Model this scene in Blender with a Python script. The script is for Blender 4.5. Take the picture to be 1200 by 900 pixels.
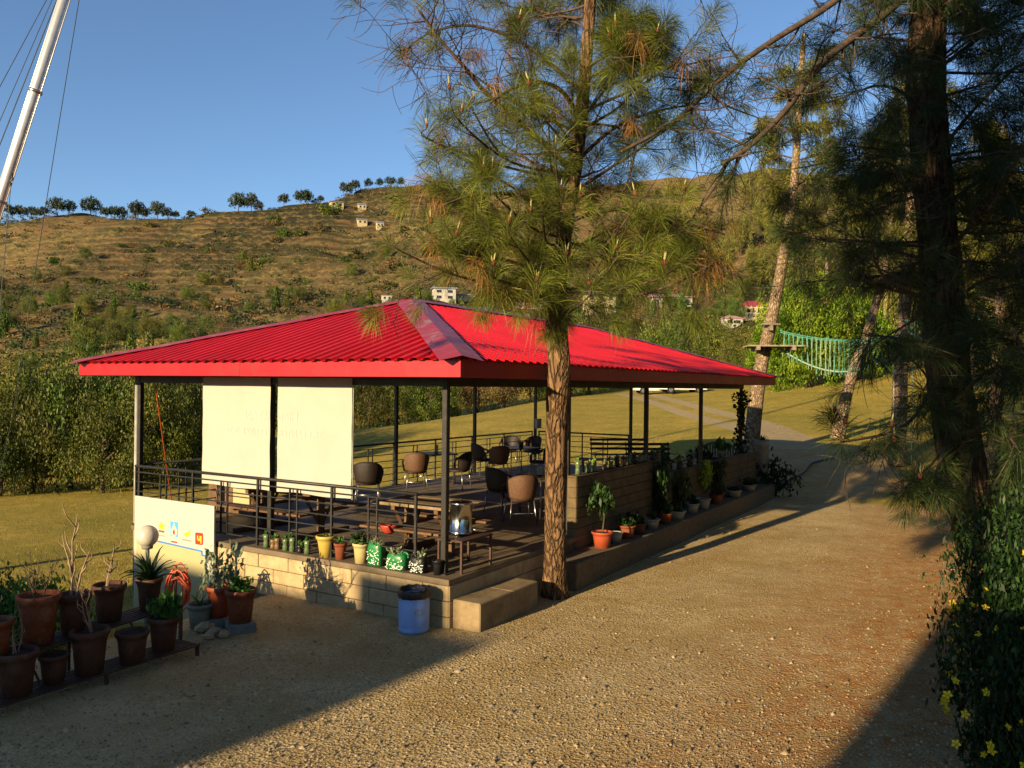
import bpy, bmesh, math, random
import numpy as np
from mathutils import Vector, Matrix
for o in list(bpy.data.objects): bpy.data.objects.remove(o)
R = math.radians
# ---------------------------------------------------------------- camera
F_PX, HOR, ROLL, CZ = 942.5, 452.1, 0.011, 3.018       # focal length / horizon / roll of a 1200x900 frame; camera height
scene = bpy.context.scene
cd = bpy.data.cameras.new('camera'); cd.sensor_width = 36; cd.lens = F_PX/1200*36
cd.clip_start = .05; cd.clip_end = 3000
cam = bpy.data.objects.new('camera', cd); scene.collection.objects.link(cam)
cam.matrix_world = Matrix.Translation((0, 0, CZ)) @ Matrix.Rotation(R(90)+math.atan((HOR-450)/F_PX), 4, 'X') @ Matrix.Rotation(ROLL, 4, 'Z')
scene.camera = cam
# ---------------------------------------------------------------- sky, sun, exposure
SUN_AZ, SUN_EL = R(37.0), R(13.5)                       # heading the light travels to (clockwise from +Y), elevation
world = bpy.data.worlds.new('World'); scene.world = world; world.use_nodes = True
wn = world.node_tree.nodes; wl = world.node_tree.links
sky = wn.new('ShaderNodeTexSky'); sky.sky_type = 'NISHITA'; sky.sun_disc = False
sky.sun_elevation = SUN_EL; sky.sun_rotation = SUN_AZ+math.pi
sky.altitude = 1500; sky.air_density = 1.0; sky.dust_density = .2; sky.ozone_density = 3.0
wl.new(sky.outputs[0], wn['Background'].inputs[0]); wn['Background'].inputs[1].default_value = .08
sl = bpy.data.lights.new('sun', 'SUN'); sl.energy = 4.8; sl.angle = R(.55); sl.color = (1, .77, .46)
so = bpy.data.objects.new('sun', sl); scene.collection.objects.link(so)
ld = Vector((math.sin(SUN_AZ)*math.cos(SUN_EL), math.cos(SUN_AZ)*math.cos(SUN_EL), -math.sin(SUN_EL)))
so.rotation_euler = ld.to_track_quat('-Z', 'Y').to_euler(); so.location = (-20, -30, 30)
scene.view_settings.view_transform = 'Standard'; scene.view_settings.look = 'None'
scene.view_settings.exposure = 1.2; scene.view_settings.gamma = 1; scene.view_settings.use_curve_mapping = False
# ---------------------------------------------------------------- helpers
col = scene.collection
def lin(h):
    c = [int(h[i:i+2], 16)/255 for i in (0, 2, 4)]
    return tuple((x/12.92 if x <= .04045 else ((x+.055)/1.055)**2.4) for x in c)+(1,)
class MB:
    def __init__(s): s.v = []; s.f = []; s.m = []
    def add(s, vs, fs, mi=0):
        n = len(s.v); s.v.extend([tuple(p) for p in vs])
        for f in fs: s.f.append(tuple(i+n for i in f)); s.m.append(mi)
        return s
    def box(s, x0, x1, y0, y1, z0, z1, mi=0, mat=None, ch=0):
        if ch <= 0:
            vs = [Vector((x, y, z)) for z in (z0, z1) for y in (y0, y1) for x in (x0, x1)]
            fs = [(0,2,3,1),(4,5,7,6),(0,1,5,4),(2,6,7,3),(0,4,6,2),(1,3,7,5)]
        else:
            lo = (x0, y0, z0); hi = (x1, y1, z1); vs = []; idx = {}
            for k in range(8):
                sg = (k & 1, k >> 1 & 1, k >> 2 & 1)
                for ax in range(3):
                    p = [0, 0, 0]
                    for a in range(3):
                        p[a] = (hi[a] if sg[a] else lo[a]) if a == ax else ((hi[a]-ch) if sg[a] else (lo[a]+ch))
                    idx[(k, ax)] = len(vs); vs.append(Vector(p))
            fs = []
            for ax in range(3):
                b, c = (ax+1) % 3, (ax+2) % 3
                for sd in (0, 1):
                    q = []
                    for (i, j) in ((0,0),(1,0),(1,1),(0,1)):
                        q.append(idx[((sd << ax) | (i << b) | (j << c), ax)])
                    fs.append(tuple(q) if sd else tuple(q[::-1]))
                for i in (0, 1):
                    for j in (0, 1):
                        k0 = (i << b) | (j << c); k1 = k0 | (1 << ax)
                        q = [idx[(k0, b)], idx[(k1, b)], idx[(k1, c)], idx[(k0, c)]]
                        fs.append(tuple(q) if (i ^ j) else tuple(q[::-1]))
            for k in range(8):
                t = [idx[(k, 0)], idx[(k, 1)], idx[(k, 2)]]
                par = (k & 1) ^ (k >> 1 & 1) ^ (k >> 2 & 1)
                fs.append(tuple(t) if par else tuple(t[::-1]))
        if mat is not None: vs = [mat @ p for p in vs]
        return s.add(vs, fs, mi)
    def tube(s, pts, rad, n=8, mi=0, cap=True, jit=None):
        pts = [Vector(p) for p in pts]; N = len(pts)
        if not isinstance(rad, (list, tuple)): rad = [rad]*N
        vs = []; up = None
        for i, p in enumerate(pts):
            d = (pts[min(i+1, N-1)]-pts[max(i-1, 0)])
            d = d.normalized() if d.length > 1e-9 else Vector((0, 0, 1))
            if up is None:
                up = Vector((1, 0, 0)) if abs(d.x) < .8 else Vector((0, 1, 0))
            a = (up-d*up.dot(d)).normalized(); b = d.cross(a); up = a
            for k in range(n):
                t = 2*math.pi*k/n; r = rad[i]*(jit(i, k) if jit else 1)
                vs.append(p+(a*math.cos(t)+b*math.sin(t))*r)
        fs = [(i*n+k, i*n+(k+1) % n, (i+1)*n+(k+1) % n, (i+1)*n+k) for i in range(N-1) for k in range(n)]
        if cap: fs += [tuple(range(n))[::-1], tuple((N-1)*n+k for k in range(n))]
        return s.add(vs, fs, mi)
    def lathe(s, prof, c=(0, 0, 0), n=20, mi=0, sx=1, sy=1):
        vs = []
        for r, z in prof:
            for k in range(n):
                t = 2*math.pi*k/n; vs.append((c[0]+r*sx*math.cos(t), c[1]+r*sy*math.sin(t), c[2]+z))
        fs = [(i*n+k, i*n+(k+1) % n, (i+1)*n+(k+1) % n, (i+1)*n+k) for i in range(len(prof)-1) for k in range(n)]
        if prof[0][0] > 1e-6: fs.append(tuple(range(n))[::-1])
        if prof[-1][0] > 1e-6: fs.append(tuple((len(prof)-1)*n+k for k in range(n)))
        return s.add(vs, fs, mi)
    def mesh(s, name, mats, smooth=False):
        me = bpy.data.meshes.new(name); me.from_pydata(s.v, [], s.f)
        for m in (mats if isinstance(mats, (list, tuple)) else [mats]): me.materials.append(m)
        me.polygons.foreach_set('material_index', s.m)
        if smooth: me.shade_smooth()
        me.update(); return me
    def build(s, name, mats, parent=None, smooth=False, loc=None, rz=0):
        return obj(name, s.mesh(name, mats, smooth), parent, loc, rz)
def obj(name, me, parent=None, loc=None, rz=0):
    o = bpy.data.objects.new(name, me); col.objects.link(o)
    if parent is not None: o.parent = parent
    if loc is not None: o.location = loc
    if rz: o.rotation_euler = (0, 0, rz)
    return o
def npmesh(name, V, F, mats, val=None, smooth=False):
    """V (n,3), F (m,3|4) numpy; val (n,) per-vertex 0..1 stored as attribute 'var'"""
    me = bpy.data.meshes.new(name); V = np.asarray(V, np.float32); F = np.asarray(F, np.int32); k = F.shape[1]
    me.vertices.add(len(V)); me.vertices.foreach_set('co', V.ravel())
    me.loops.add(F.size); me.loops.foreach_set('vertex_index', F.ravel())
    me.polygons.add(len(F)); me.polygons.foreach_set('loop_start', np.arange(0, F.size, k, dtype=np.int32))
    me.polygons.foreach_set('loop_total', np.full(len(F), k, np.int32))
    if smooth: me.polygons.foreach_set('use_smooth', np.ones(len(F), bool))
    me.update(calc_edges=True)
    if val is not None:
        a = me.attributes.new('var', 'FLOAT', 'POINT'); a.data.foreach_set('value', np.asarray(val, np.float32))
    for m in (mats if isinstance(mats, (list, tuple)) else [mats]): me.materials.append(m)
    return me
_cache = {}
def cached(key, fn):
    if key not in _cache: _cache[key] = fn()
    return _cache[key]
def tag(o, label=None, cat=None, group=None, kind=None):
    if label: o['label'] = label
    if cat: o['category'] = cat
    if group: o['group'] = group
    if kind: o['kind'] = kind
    return o
def thing(name, label, cat, loc=(0, 0, 0), rz=0, group=None):
    o = bpy.data.objects.new(name, None); col.objects.link(o); o.empty_display_size = .2
    o.location = loc; o.rotation_euler = (0, 0, rz)
    return tag(o, label, cat, group)
# pixel of the 1200x900 photograph -> ray; a depth comes from the plane or the terrain it meets
def ray(px, py):
    x = px+ROLL*(py-450); y = py-ROLL*(px-600)
    return (x-600)/F_PX, -(y-HOR)/F_PX
def at(px, py, Y):
    a, b = ray(px, py); return Vector((a*Y, Y, CZ+b*Y))
def onz(px, py, z=0):
    a, b = ray(px, py); Y = (z-CZ)/b; return Vector((a*Y, Y, z))
# pavilion frame: a runs along the right-hand long side, b along the left-hand short side, origin at the near corner post
PTH = .5512; PD0 = 10.325; P0 = Vector(((523.2-600)/F_PX*PD0, PD0, 0)); PRZ = math.pi/2-PTH
UU = Vector((math.sin(PTH), math.cos(PTH), 0)); VV = Vector((-UU.y, UU.x, 0))
SU, SV, ZT = 3.37, 3.213, .60
def W(a, b, z=0): return P0+UU*a+VV*b+Vector((0, 0, z))
def AB(p): d = Vector(p)-P0; return d.dot(UU), d.dot(VV)
def b_at(px, a, y=520):
    k = ray(px, y)[0]; c0 = P0+UU*a
    return (k*c0.y-c0.x)/(VV.x-k*VV.y)
# ---------------------------------------------------------------- materials
def nodes(name):
    m = bpy.data.materials.new(name); m.use_nodes = True
    nt = m.node_tree; return m, nt, nt.nodes, nt.links, nt.nodes['Principled BSDF']
def ramp(n, l, src, stops):
    r = n.new('ShaderNodeValToRGB'); e = r.color_ramp.elements
    while len(e) > 1: e.remove(e[-1])
    e[0].position, e[0].color = stops[0]
    for p, c in stops[1:]: q = e.new(p); q.color = c
    l.new(src, r.inputs[0]); return r
def mixc(n, l, fac, a, b, mode='MIX'):
    x = n.new('ShaderNodeMix'); x.data_type = 'RGBA'; x.blend_type = mode
    for s, v in ((x.inputs[0], fac), (x.inputs[6], a), (x.inputs[7], b)):
        if hasattr(v, 'links') or hasattr(v, 'is_linked'): l.new(v, s)
        else: s.default_value = v
    return x.outputs[2]
def noise(n, l, scale, detail=5, rough=.6, vec=None, dist=0):
    t = n.new('ShaderNodeTexNoise'); t.inputs['Scale'].default_value = scale; t.inputs['Detail'].default_value = detail
    t.inputs['Roughness'].default_value = rough; t.inputs['Distortion'].default_value = dist
    if vec is not None: l.new(vec, t.inputs['Vector'])
    return t
def coords(n, l, scale=(1, 1, 1), kind='Object'):
    tc = n.new('ShaderNodeTexCoord'); mp = n.new('ShaderNodeMapping'); mp.inputs['Scale'].default_value = scale
    l.new(tc.outputs[kind], mp.inputs['Vector']); return mp.outputs[0]
def bump(n, l, bs, h, strength=.3, dist=.02):
    b = n.new('ShaderNodeBump'); b.inputs['Strength'].default_value = strength; b.inputs['Distance'].default_value = dist
    l.new(h, b.inputs['Height']); l.new(b.outputs[0], bs.inputs['Normal']); return b
def M(name, c1, c2=None, scale=8, rough=.7, bmp=.15, metal=0, spec=.4, stretch=(1, 1, 1), dirt=None, dscale=2.5, bd=.01):
    """painted / cast / woven surface: two tones by noise, optional dirt with a shape of its own, fine relief"""
    m, nt, n, l, bs = nodes(name); c1 = lin(c1); c2 = lin(c2) if c2 else tuple(x*.78 for x in c1[:3])+(1,)
    v = coords(n, l, stretch); t = noise(n, l, scale, 6, .65, v)
    out = ramp(n, l, t.outputs[0], [(.32, c1), (.68, c2)]).outputs[0]
    if dirt:
        d = noise(n, l, dscale, 5, .7, v, .6); rr = ramp(n, l, d.outputs[0], [(.5, (0, 0, 0, 1)), (.72, (.8, .8, .8, 1))])
        out = mixc(n, l, rr.outputs[0], out, lin(dirt))
    l.new(out, bs.inputs['Base Color'])
    rg = ramp(n, l, t.outputs[0], [(.3, (rough*.85,)*3+(1,)), (.7, (min(1, rough*1.12),)*3+(1,))]); l.new(rg.outputs[0], bs.inputs['Roughness'])
    bs.inputs['Metallic'].default_value = metal; bs.inputs['Specular IOR Level'].default_value = spec
    if bmp: bump(n, l, bs, noise(n, l, scale*5, 6, .7, v).outputs[0], bmp, bd)
    return m
def foliage(name, dark, mid, light, trans=.35, objvar=.0, rough=.5, attr=True, nscale=.6, spec=.25):
    m, nt, n, l, bs = nodes(name)
    a = n.new('ShaderNodeAttribute'); a.attribute_name = 'var'
    c = ramp(n, l, a.outputs['Fac'], [(0, lin(dark)), (.5, lin(mid)), (1, lin(light))]).outputs[0]
    if objvar:
        oi = n.new('ShaderNodeObjectInfo'); hs = n.new('ShaderNodeHueSaturation')
        mr = n.new('ShaderNodeMapRange'); mr.inputs[3].default_value = .5-objvar*.10; mr.inputs[4].default_value = .5+objvar*.05
        l.new(oi.outputs['Random'], mr.inputs[0]); l.new(mr.outputs[0], hs.inputs['Hue'])
        mv = n.new('ShaderNodeMath'); mv.operation = 'MULTIPLY'; mv.inputs[1].default_value = 7.31; l.new(oi.outputs['Random'], mv.inputs[0])
        fr = n.new('ShaderNodeMath'); fr.operation = 'FRACT'; l.new(mv.outputs[0], fr.inputs[0])
        m2 = n.new('ShaderNodeMapRange'); m2.inputs[3].default_value = 1-objvar*.45; m2.inputs[4].default_value = 1+objvar*.35
        l.new(fr.outputs[0], m2.inputs[0]); l.new(m2.outputs[0], hs.inputs['Value']); l.new(c, hs.inputs['Color']); c = hs.outputs[0]
    l.new(c, bs.inputs['Base Color']); bs.inputs['Roughness'].default_value = rough; bs.inputs['Specular IOR Level'].default_value = spec
    tr = n.new('ShaderNodeBsdfTranslucent'); l.new(c, tr.inputs['Color'])
    mx = n.new('ShaderNodeMixShader'); mx.inputs[0].default_value = trans
    l.new(bs.outputs[0], mx.inputs[1]); l.new(tr.outputs[0], mx.inputs[2]); l.new(mx.outputs[0], n['Material Output'].inputs[0])
    return m
def bark(name, c1, c2, c3, vs=9, stretch=.22, depth=.03):
    m, nt, n, l, bs = nodes(name); v = coords(n, l, (1, 1, stretch))
    wob = noise(n, l, 3.5, 4, .6, v); mx = n.new('ShaderNodeVectorMath'); mx.operation = 'MULTIPLY_ADD'
    l.new(wob.outputs['Color'], mx.inputs[0]); mx.inputs[1].default_value = (.34, .34, .34); l.new(v, mx.inputs[2])
    vo = n.new('ShaderNodeTexVoronoi'); vo.feature = 'DISTANCE_TO_EDGE'; vo.inputs['Scale'].default_value = vs; l.new(mx.outputs[0], vo.inputs['Vector'])
    t = noise(n, l, 26, 6, .7, v)
    vo2 = n.new('ShaderNodeTexVoronoi'); vo2.feature = 'F1'; vo2.inputs['Scale'].default_value = vs*1.3; l.new(mx.outputs[0], vo2.inputs['Vector'])
    e = ramp(n, l, vo.outputs['Distance'], [(0, lin(c1)), (.05, lin(c2)), (.22, lin(c3))])
    g = ramp(n, l, t.outputs[0], [(.3, (.62, .62, .62, 1)), (.72, (1.1, 1.1, 1.1, 1))])
    pc = n.new('ShaderNodeSeparateColor'); l.new(vo2.outputs['Color'], pc.inputs[0]); pl_ = ramp(n, l, pc.outputs[0], [(0, (.72, .70, .68, 1)), (1, (1.12, 1.08, 1.0, 1))])
    cc = mixc(n, l, 1.0, e.outputs[0], g.outputs[0], 'MULTIPLY'); l.new(mixc(n, l, 1.0, cc, pl_.outputs[0], 'MULTIPLY'), bs.inputs['Base Color']); bs.inputs['Roughness'].default_value = .9
    bs.inputs['Specular IOR Level'].default_value = .15
    ad = n.new('ShaderNodeMath'); ad.operation = 'MULTIPLY_ADD'; l.new(t.outputs[0], ad.inputs[0]); ad.inputs[1].default_value = .22
    hr = ramp(n, l, vo.outputs['Distance'], [(0, (0, 0, 0, 1)), (.22, (1, 1, 1, 1))]); l.new(hr.outputs[0], ad.inputs[2])
    bump(n, l, bs, ad.outputs[0], .9, depth); return m
MT = {}
MT['bark_near'] = bark('pine_bark', '35281d', '5f4a35', '84694c', 11, .3, .035)
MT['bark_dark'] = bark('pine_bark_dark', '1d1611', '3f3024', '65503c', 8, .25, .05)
MT['bark_far'] = bark('pine_bark_grey', '3a3026', '7c6a55', 'a08c72', 12, .5, .02)
MT['twig'] = M('twig_bark', '5a4838', '30261d', 14, .9, .2)
MT['twig_pale'] = M('dry_twig', '9a8468', '6d5a45', 14, .9, .2)
MT['needle'] = foliage('pine_needles', '33360f', '5a6420', '8d9238', .35)
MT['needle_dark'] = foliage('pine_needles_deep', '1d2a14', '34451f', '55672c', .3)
MT['needle_dry'] = foliage('pine_needles_dry', '6b4522', '8f6432', 'b08848', .3)
MT['needle_far'] = foliage('pine_needles_sunlit', '3d3d12', '66682a', '9a9640', .35)
MT['needle_ridge'] = foliage('pine_needles_ridge', '1d2a1a', '2f3d26', '47533a', .25, .6)
MT['leaf'] = foliage('broad_leaves', '2b3a10', '4c5f1c', '7d8a34', .35, .5)
MT['leaf_olive'] = foliage('olive_leaves', '2c3612', '4c5720', '777934', .35, .6)
MT['leaf_bright'] = foliage('bright_leaves', '33500c', '5f8016', '93a82a', .4, .2)
MT['leaf_brown'] = foliage('dry_leaves', '4a3d22', '675532', '80703f', .3, .15)
MT['leaf_pot'] = foliage('pot_plant_leaves', '24421a', '3f6a28', '72923e', .35)
MT['leaf_dark'] = foliage('shrub_leaves', '0f1f0c', '1f3815', '3a5522', .3)
MT['leaf_lime'] = foliage('lime_leaves', '5d7a1a', '8fae2c', 'b9cf50', .45)
MT['leaf_grey'] = foliage('grey_leaves', '4a5540', '6d7a5c', '949b78', .3)
MT['grass'] = foliage('grass_blades', '4a461c', '716a2b', 'a39648', .3)
MT['petal'] = M('yellow_petal', 'f0d21c', 'e2b90e', 20, .6, 0)
MT['soil'] = M('potting_soil', '3b2a1c', '241a12', 40, .95, .6)
MT['roof'] = M('red_painted_sheet', 'b40c12', 'a00c12', 1.2, .5, .02, 0, .2, dirt='8f1216', dscale=.8)
MT['fascia'] = M('red_fascia_paint', '9c111a', '8d0f17', 2, .42, .03, 0, .5, dirt='82241e', dscale=3)
MT['roofcap'] = M('faded_red_flashing', '96222a', '862c32', 3, .45, .04, 0, .5, dirt='8b7a76', dscale=3.2)
MT['rib_edge'] = M('dark_steel', '26241f', '1b1a17', 6, .6, .1)
MT['steel'] = M('charcoal_steel_paint', '282622', '1d1c1a', 5, .5, .08, 0, .4, dirt='38342d', dscale=6)
MT['rust'] = M('brown_steel', '4b3226', '33231b', 9, .65, .12)
MT['alu'] = M('aluminium', 'b5b2aa', '989690', 12, .32, .04, .9)
MT['stainless'] = M('stainless', 'c9c6bd', 'aeaba2', 4, .18, .01, 1.0, .5, (1, 1, .1))
MT['concrete'] = M('terrace_concrete', '75664f', '5f523e', 3, .6, .2, 0, .35, dirt='4a3f2f', dscale=1.6)
MT['block'] = M('cast_block', 'b09a74', '96825f', 6, .9, .35, 0, .2, dirt='7c6a4c', dscale=3.5)
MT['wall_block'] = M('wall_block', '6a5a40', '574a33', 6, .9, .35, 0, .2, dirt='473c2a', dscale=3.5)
MT['mortar'] = M('mortar', '6b5d46', '544833', 12, .95, .4)
MT['cloth'] = M('banner_cloth', 'a5a296', '9f9c90', 2.2, .85, .05, 0, .2)
MT['cloth_print'] = M('banner_print_ghost', 'b0ada2', 'acaa9e', 2.2, .85, .03, 0, .2)
MT['board'] = M('board_white', 'b0ad9f', 'aaa799', 1.5, .5, .02)
MT['board_cream'] = M('board_cream', 'a59d74', '9f966c', 1.5, .5, .02)
MT['blue_line'] = M('print_blue', '4a78b4', '3f6aa4', 3, .5, 0)
MT['print_sky'] = M('print_sky_blue', '4fa0cc', '3f8fc0', 3, .5, 0)
MT['print_red'] = M('print_red', 'b8301f', 'a52a1c', 3, .5, 0)
MT['print_yellow'] = M('print_yellow', 'e2ae1c', 'd09a16', 3, .5, 0)
MT['print_grey'] = M('print_grey', '8d8a82', '7d7a72', 3, .5, 0)
MT['wood'] = M('weathered_wood', '6f543a', '4d3826', 4, .75, .3, 0, .3, (1, 1, 1), dirt='4f3826')
MT['wood_pale'] = M('pale_weathered_wood', '88755a', '675842', 5, .8, .3, 0, .25, dirt='5d4c37')
MT['wicker'] = M('brown_wicker', '6b4a30', '3e2a1c', 60, .6, .6, 0, .4)
MT['wicker_dark'] = M('dark_wicker', '2c2019', '17110d', 60, .55, .6, 0, .4)
MT['tabletop'] = M('dark_table_top', '3c2f26', '2c221b', 6, .3, .03)
MT['terracotta'] = M('terracotta', '84482f', '693722', 7, .85, .2, 0, .2, dirt='8f6a50', dscale=5)
MT['terracotta_dark'] = M('brown_pot', '5c3b2c', '472c20', 7, .8, .2, 0, .25, dirt='64503f', dscale=5)
MT['pot_orange'] = M('orange_pot', 'a34a2a', '8a3c22', 5, .6, .1, 0, .4, dirt='a5654a', dscale=4)
MT['pot_grey'] = M('grey_pot', '74746c', '5e5e58', 7, .8, .2)
MT['step'] = M('worn_concrete_step', '8f7c5c', '75654a', 5, .9, .3, 0, .2, dirt='5a4d38', dscale=3)
MT['pot_yellow'] = M('yellow_pot', 'b8a04a', 'a38c3c', 5, .5, .08, dirt='b09a50', dscale=6)
MT['pot_cream'] = M('cream_pot', 'b8a872', 'a89762', 5, .5, .08)
MT['pot_red'] = M('red_bowl', 'b24232', '983427', 5, .5, .08)
MT['pot_white'] = M('white_pot', '9c9a8e', '84827a', 5, .6, .1, dirt='6d6a5c')
MT['black_plastic'] = M('black_plastic', '1b1b1a', '101010', 9, .45, .1)
MT['green_can'] = M('green_plastic', '24703a', '1c5e30', 5, .35, .05)
MT['white_dab'] = M('white_paint_dab', 'dfe6da', 'cfd6ca', 9, .5, .05)
MT['drum_blue'] = M('blue_drum', '86a4d6', '7896c8', 4, .45, .06, 0, .4, dirt='7d7f86', dscale=3)
MT['liner'] = M('bin_liner', '141416', '0b0b0c', 6, .3, .5, 0, .5, bd=.03)
MT['hose'] = M('orange_hose', 'c0502a', 'a84422', 8, .5, .05)
MT['globe'] = M('lamp_globe', 'c9bfae', 'b5aa98', 4, .35, .03, 0, .5, dirt='9d9180')
MT['mast'] = M('galvanised_mast', 'cfcdc8', 'b3b1ac', 5, .35, .05, .55)
MT['wire'] = M('steel_wire', '3c4650', '30383f', 5, .6, 0)
MT['bottle'] = M('cut_bottle', '5c6e48', '445434', 8, .25, .05, 0, .5)
MT['bottle_brown'] = M('bottle_brown', '7a6040', '553f28', 8, .3, .05, 0, .5)
MT['red_box'] = M('red_crate', '7d1f1c', '641815', 6, .6, .1)
MT['grey_fabric'] = M('grey_panel', '6d6a60', '56544b', 6, .8, .2)
MT['rope'] = M('turquoise_rope', '4f9a86', '3b7f70', 30, .8, .2)
MT['rope_pale'] = M('pale_rope', '8aa68c', '6d8a72', 30, .8, .2)
MT['plank'] = M('grey_plank', '8d7f6a', '665a49', 6, .85, .3)
MT['hwall'] = M('house_white', 'b5b0a2', 'a29c8e', .6, .85, .05, dirt='8d8678', dscale=.5)
MT['hwall2'] = M('house_cream', 'b5a680', 'a39470', .6, .85, .05)
MT['hroof_red'] = M('house_red_roof', 'a03a48', '8d303c', .8, .6, .05)
MT['hroof_grey'] = M('house_slate_roof', '7c828c', '686e78', .8, .6, .05)
MT['hroof_teal'] = M('house_teal_roof', '6a9a94', '58857f', .8, .6, .05)
MT['hroof_pink'] = M('house_pink_roof', 'b08a88', '98706e', .8, .6, .05)
MT['glass'] = M('dark_window', '23282c', '1a1e22', 2, .12, 0, 0, .6)
MT['carwhite'] = M('car_white', 'dadad6', 'cfcfca', .6, .25, 0, 0, .6)
MT['tyre'] = M('tyre', '1c1c1c', '121212', 9, .8, .1)
MT['cone_red'] = M('shoot_base', '7a3f26', '60301d', 30, .8, .3)
MT['candle'] = M('shoot_tip', 'a89e66', '968c58', 20, .7, .1)
MT['stone'] = M('pebble', 'a89270', '85714f', 3, .9, .2)
MT['flowerstem'] = MT['leaf_dark']
# ---------------------------------------------------------------- terrain: height through control points read off the photograph
_C = []
def ctl(px, Y, py=None, z=None):
    if z is None: z = CZ-(py-ROLL*(px-600)-HOR)/F_PX*Y
    _C.append((px, Y, z))
for px in (-400, -100, 200, 400, 600, 800, 1000, 1250, 1600): ctl(px, 4, z=0)
for px in (200, 400, 600, 800, 1000, 1250, 1600): ctl(px, 8, z=0)
for px in (400, 600, 800, 1000, 1250, 1600): ctl(px, 12, z=0)
for px in (700, 850, 1000, 1250, 1600): ctl(px, 18, z=.02)
for px in (900, 1000, 1150, 1600): ctl(px, 23, z=.08)
for px, Y, z in ((-400,10,-.8),(-100,11,-.9),(60,12,-.95),(150,13.3,-.97),(-400,20,-1.1),(60,20,-1.1),(180,19,-1.1),(-400,29,-1.3),(60,28,-1.25),(200,28,-1.15),
                 (330,24,-1.0),(330,34,-1.0),(-400,60,-3),(60,60,-3),(200,55,-2.2),(-400,105,-2.5),(60,105,-2.5),(240,100,-2),(450,40,-.5),(470,30,-.6),(600,26,-.3)): ctl(px, Y, z=z)
for px, Y, py in ((300,60,512),(450,55,500),(560,60,484),(640,70,468),(760,85,456),(930,80,443),(1050,75,430),(1300,70,415),(1600,70,400),
                  (930,27,541),(1100,27,541),(1400,27,536),(700,40,517),(700,55,486),(850,36,508),(930,36,508),(1100,36,500),(1400,36,490),(930,52,472),(1100,52,462),(1400,50,450),
                  (450,72,505),(560,78,482)): ctl(px, Y, py)
for px, ys in ((-400, (445,375,318,268)), (0, (442,372,316,267)), (100, (442,370,312,261)), (200, (440,368,306,258)), (270, (440,366,302,251)), (330, (438,362,296,241)),
               (400, (436,360,292,236)), (450, (434,356,288,230)), (520, (430,352,284,227)), (600, (428,350,280,223)), (750, (424,346,274,216)), (900, (418,340,268,206)),
               (1100, (410,330,258,195)), (1600, (400,320,248,185))):
    for Y, py in zip((125, 210, 300, 395), ys): ctl(px, Y, py)
    ctl(px, 470, ys[3]+26); ctl(px, 700, ys[3]+70)
_C = np.array(_C)
def _q(px, Y): return np.stack([px/260., 2.2*np.log(Y)], -1)
_Q = _q(_C[:, 0], _C[:, 1])
def _U(d): return np.where(d > 1e-9, d*d*np.log(d+1e-12), 0)
_n = len(_C); _A = np.zeros((_n+3, _n+3))
_A[:_n, :_n] = _U(np.linalg.norm(_Q[:, None]-_Q[None], axis=-1))+np.eye(_n)*.004
_A[:_n, _n] = 1; _A[:_n, _n+1:] = _Q; _A[_n, :_n] = 1; _A[_n+1:, :_n] = _Q.T
_w = np.linalg.solve(_A, np.concatenate([_C[:, 2], [0, 0, 0]]))
_rs = np.random.RandomState(5)
_wv = [(2*np.pi/L*np.array([np.cos(t), np.sin(t)]), ph, L) for L, t, ph in zip(np.geomspace(16, 130, 16), _rs.uniform(0, 6.28, 16), _rs.uniform(0, 6.28, 16))]
def sstep(a, b, x): t = np.clip((x-a)/(b-a), 0, 1); return t*t*(3-2*t)
def hfield(x, y, full=False):
    x = np.atleast_1d(np.asarray(x, float)); y = np.atleast_1d(np.asarray(y, float)); sh = x.shape; x = x.ravel(); y = y.ravel()
    yy = np.maximum(y, 2.0); px = np.clip(600+F_PX*x/yy, -500, 1700); Y = np.clip(np.sqrt(yy**2+np.maximum(np.abs(x)-1.2*yy, 0)**2), 4, 700)
    z = np.empty(len(x))
    for i in range(0, len(x), 20000):
        q = _q(px[i:i+20000], Y[i:i+20000])
        z[i:i+20000] = _U(np.linalg.norm(q[:, None]-_Q[None], axis=-1)) @ _w[:_n]+_w[_n]+q @ _w[_n+1:]
    z *= sstep(2, 5, y)
    hill = sstep(105, 165, Y)*sstep(20, 60, y)
    nz = sum(np.sin(x*k[0]+y*k[1]+p)*L*.011 for k, p, L in _wv)
    z = z+nz*hill+nz*.05*sstep(25, 60, Y)
    t = z/3.4+.45*np.sin(x*.021+1)+.3*np.sin(y*.017+x*.043); fr = t-np.floor(t)
    zq = (np.floor(t)+sstep(.62, 1, fr)-t)*3.4
    tm = hill*(.45+.4*np.sin(x*.02+.5)*np.sin(y*.013)); z = z+zq*tm
    a = (x-P0.x)*UU.x+(y-P0.y)*UU.y; b = (x-P0.x)*VV.x+(y-P0.y)*VV.y
    yard = sstep(3.5, 2.75, b)*sstep(-13, -9.5, b)*sstep(18, 13, a)
    z = z*(1-yard)*1.0+yard*.012*np.sin(a*1.3+b)*np.sin(b*1.7)
    tl = sstep(-.35, -.1, b)*sstep(4.2, 3.9, b)*sstep(-.35, -.1, a)
    if full: return z.reshape(sh), yard.reshape(sh), hill.reshape(sh), (sstep(.6, .75, fr)*tm/.6).reshape(sh), a.reshape(sh), b.reshape(sh)
    return z.reshape(sh)
def H(x, y): return float(hfield(x, y)[0])
def hit(px, py, y0=6., y1=690.):
    a, b = ray(px, py); Y = np.geomspace(y0, y1, 2600); z = CZ+b*Y; h = hfield(a*Y, Y)
    k = np.argmax(z < h); k = k if (z < h).any() else int(np.argmin(z-h))
    return Vector((a*Y[k], Y[k], float(h[k])))
def ground_at(px, Y, py=450):
    a, _ = ray(px, py); return Vector((a*Y, Y, H(a*Y, Y)))
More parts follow.
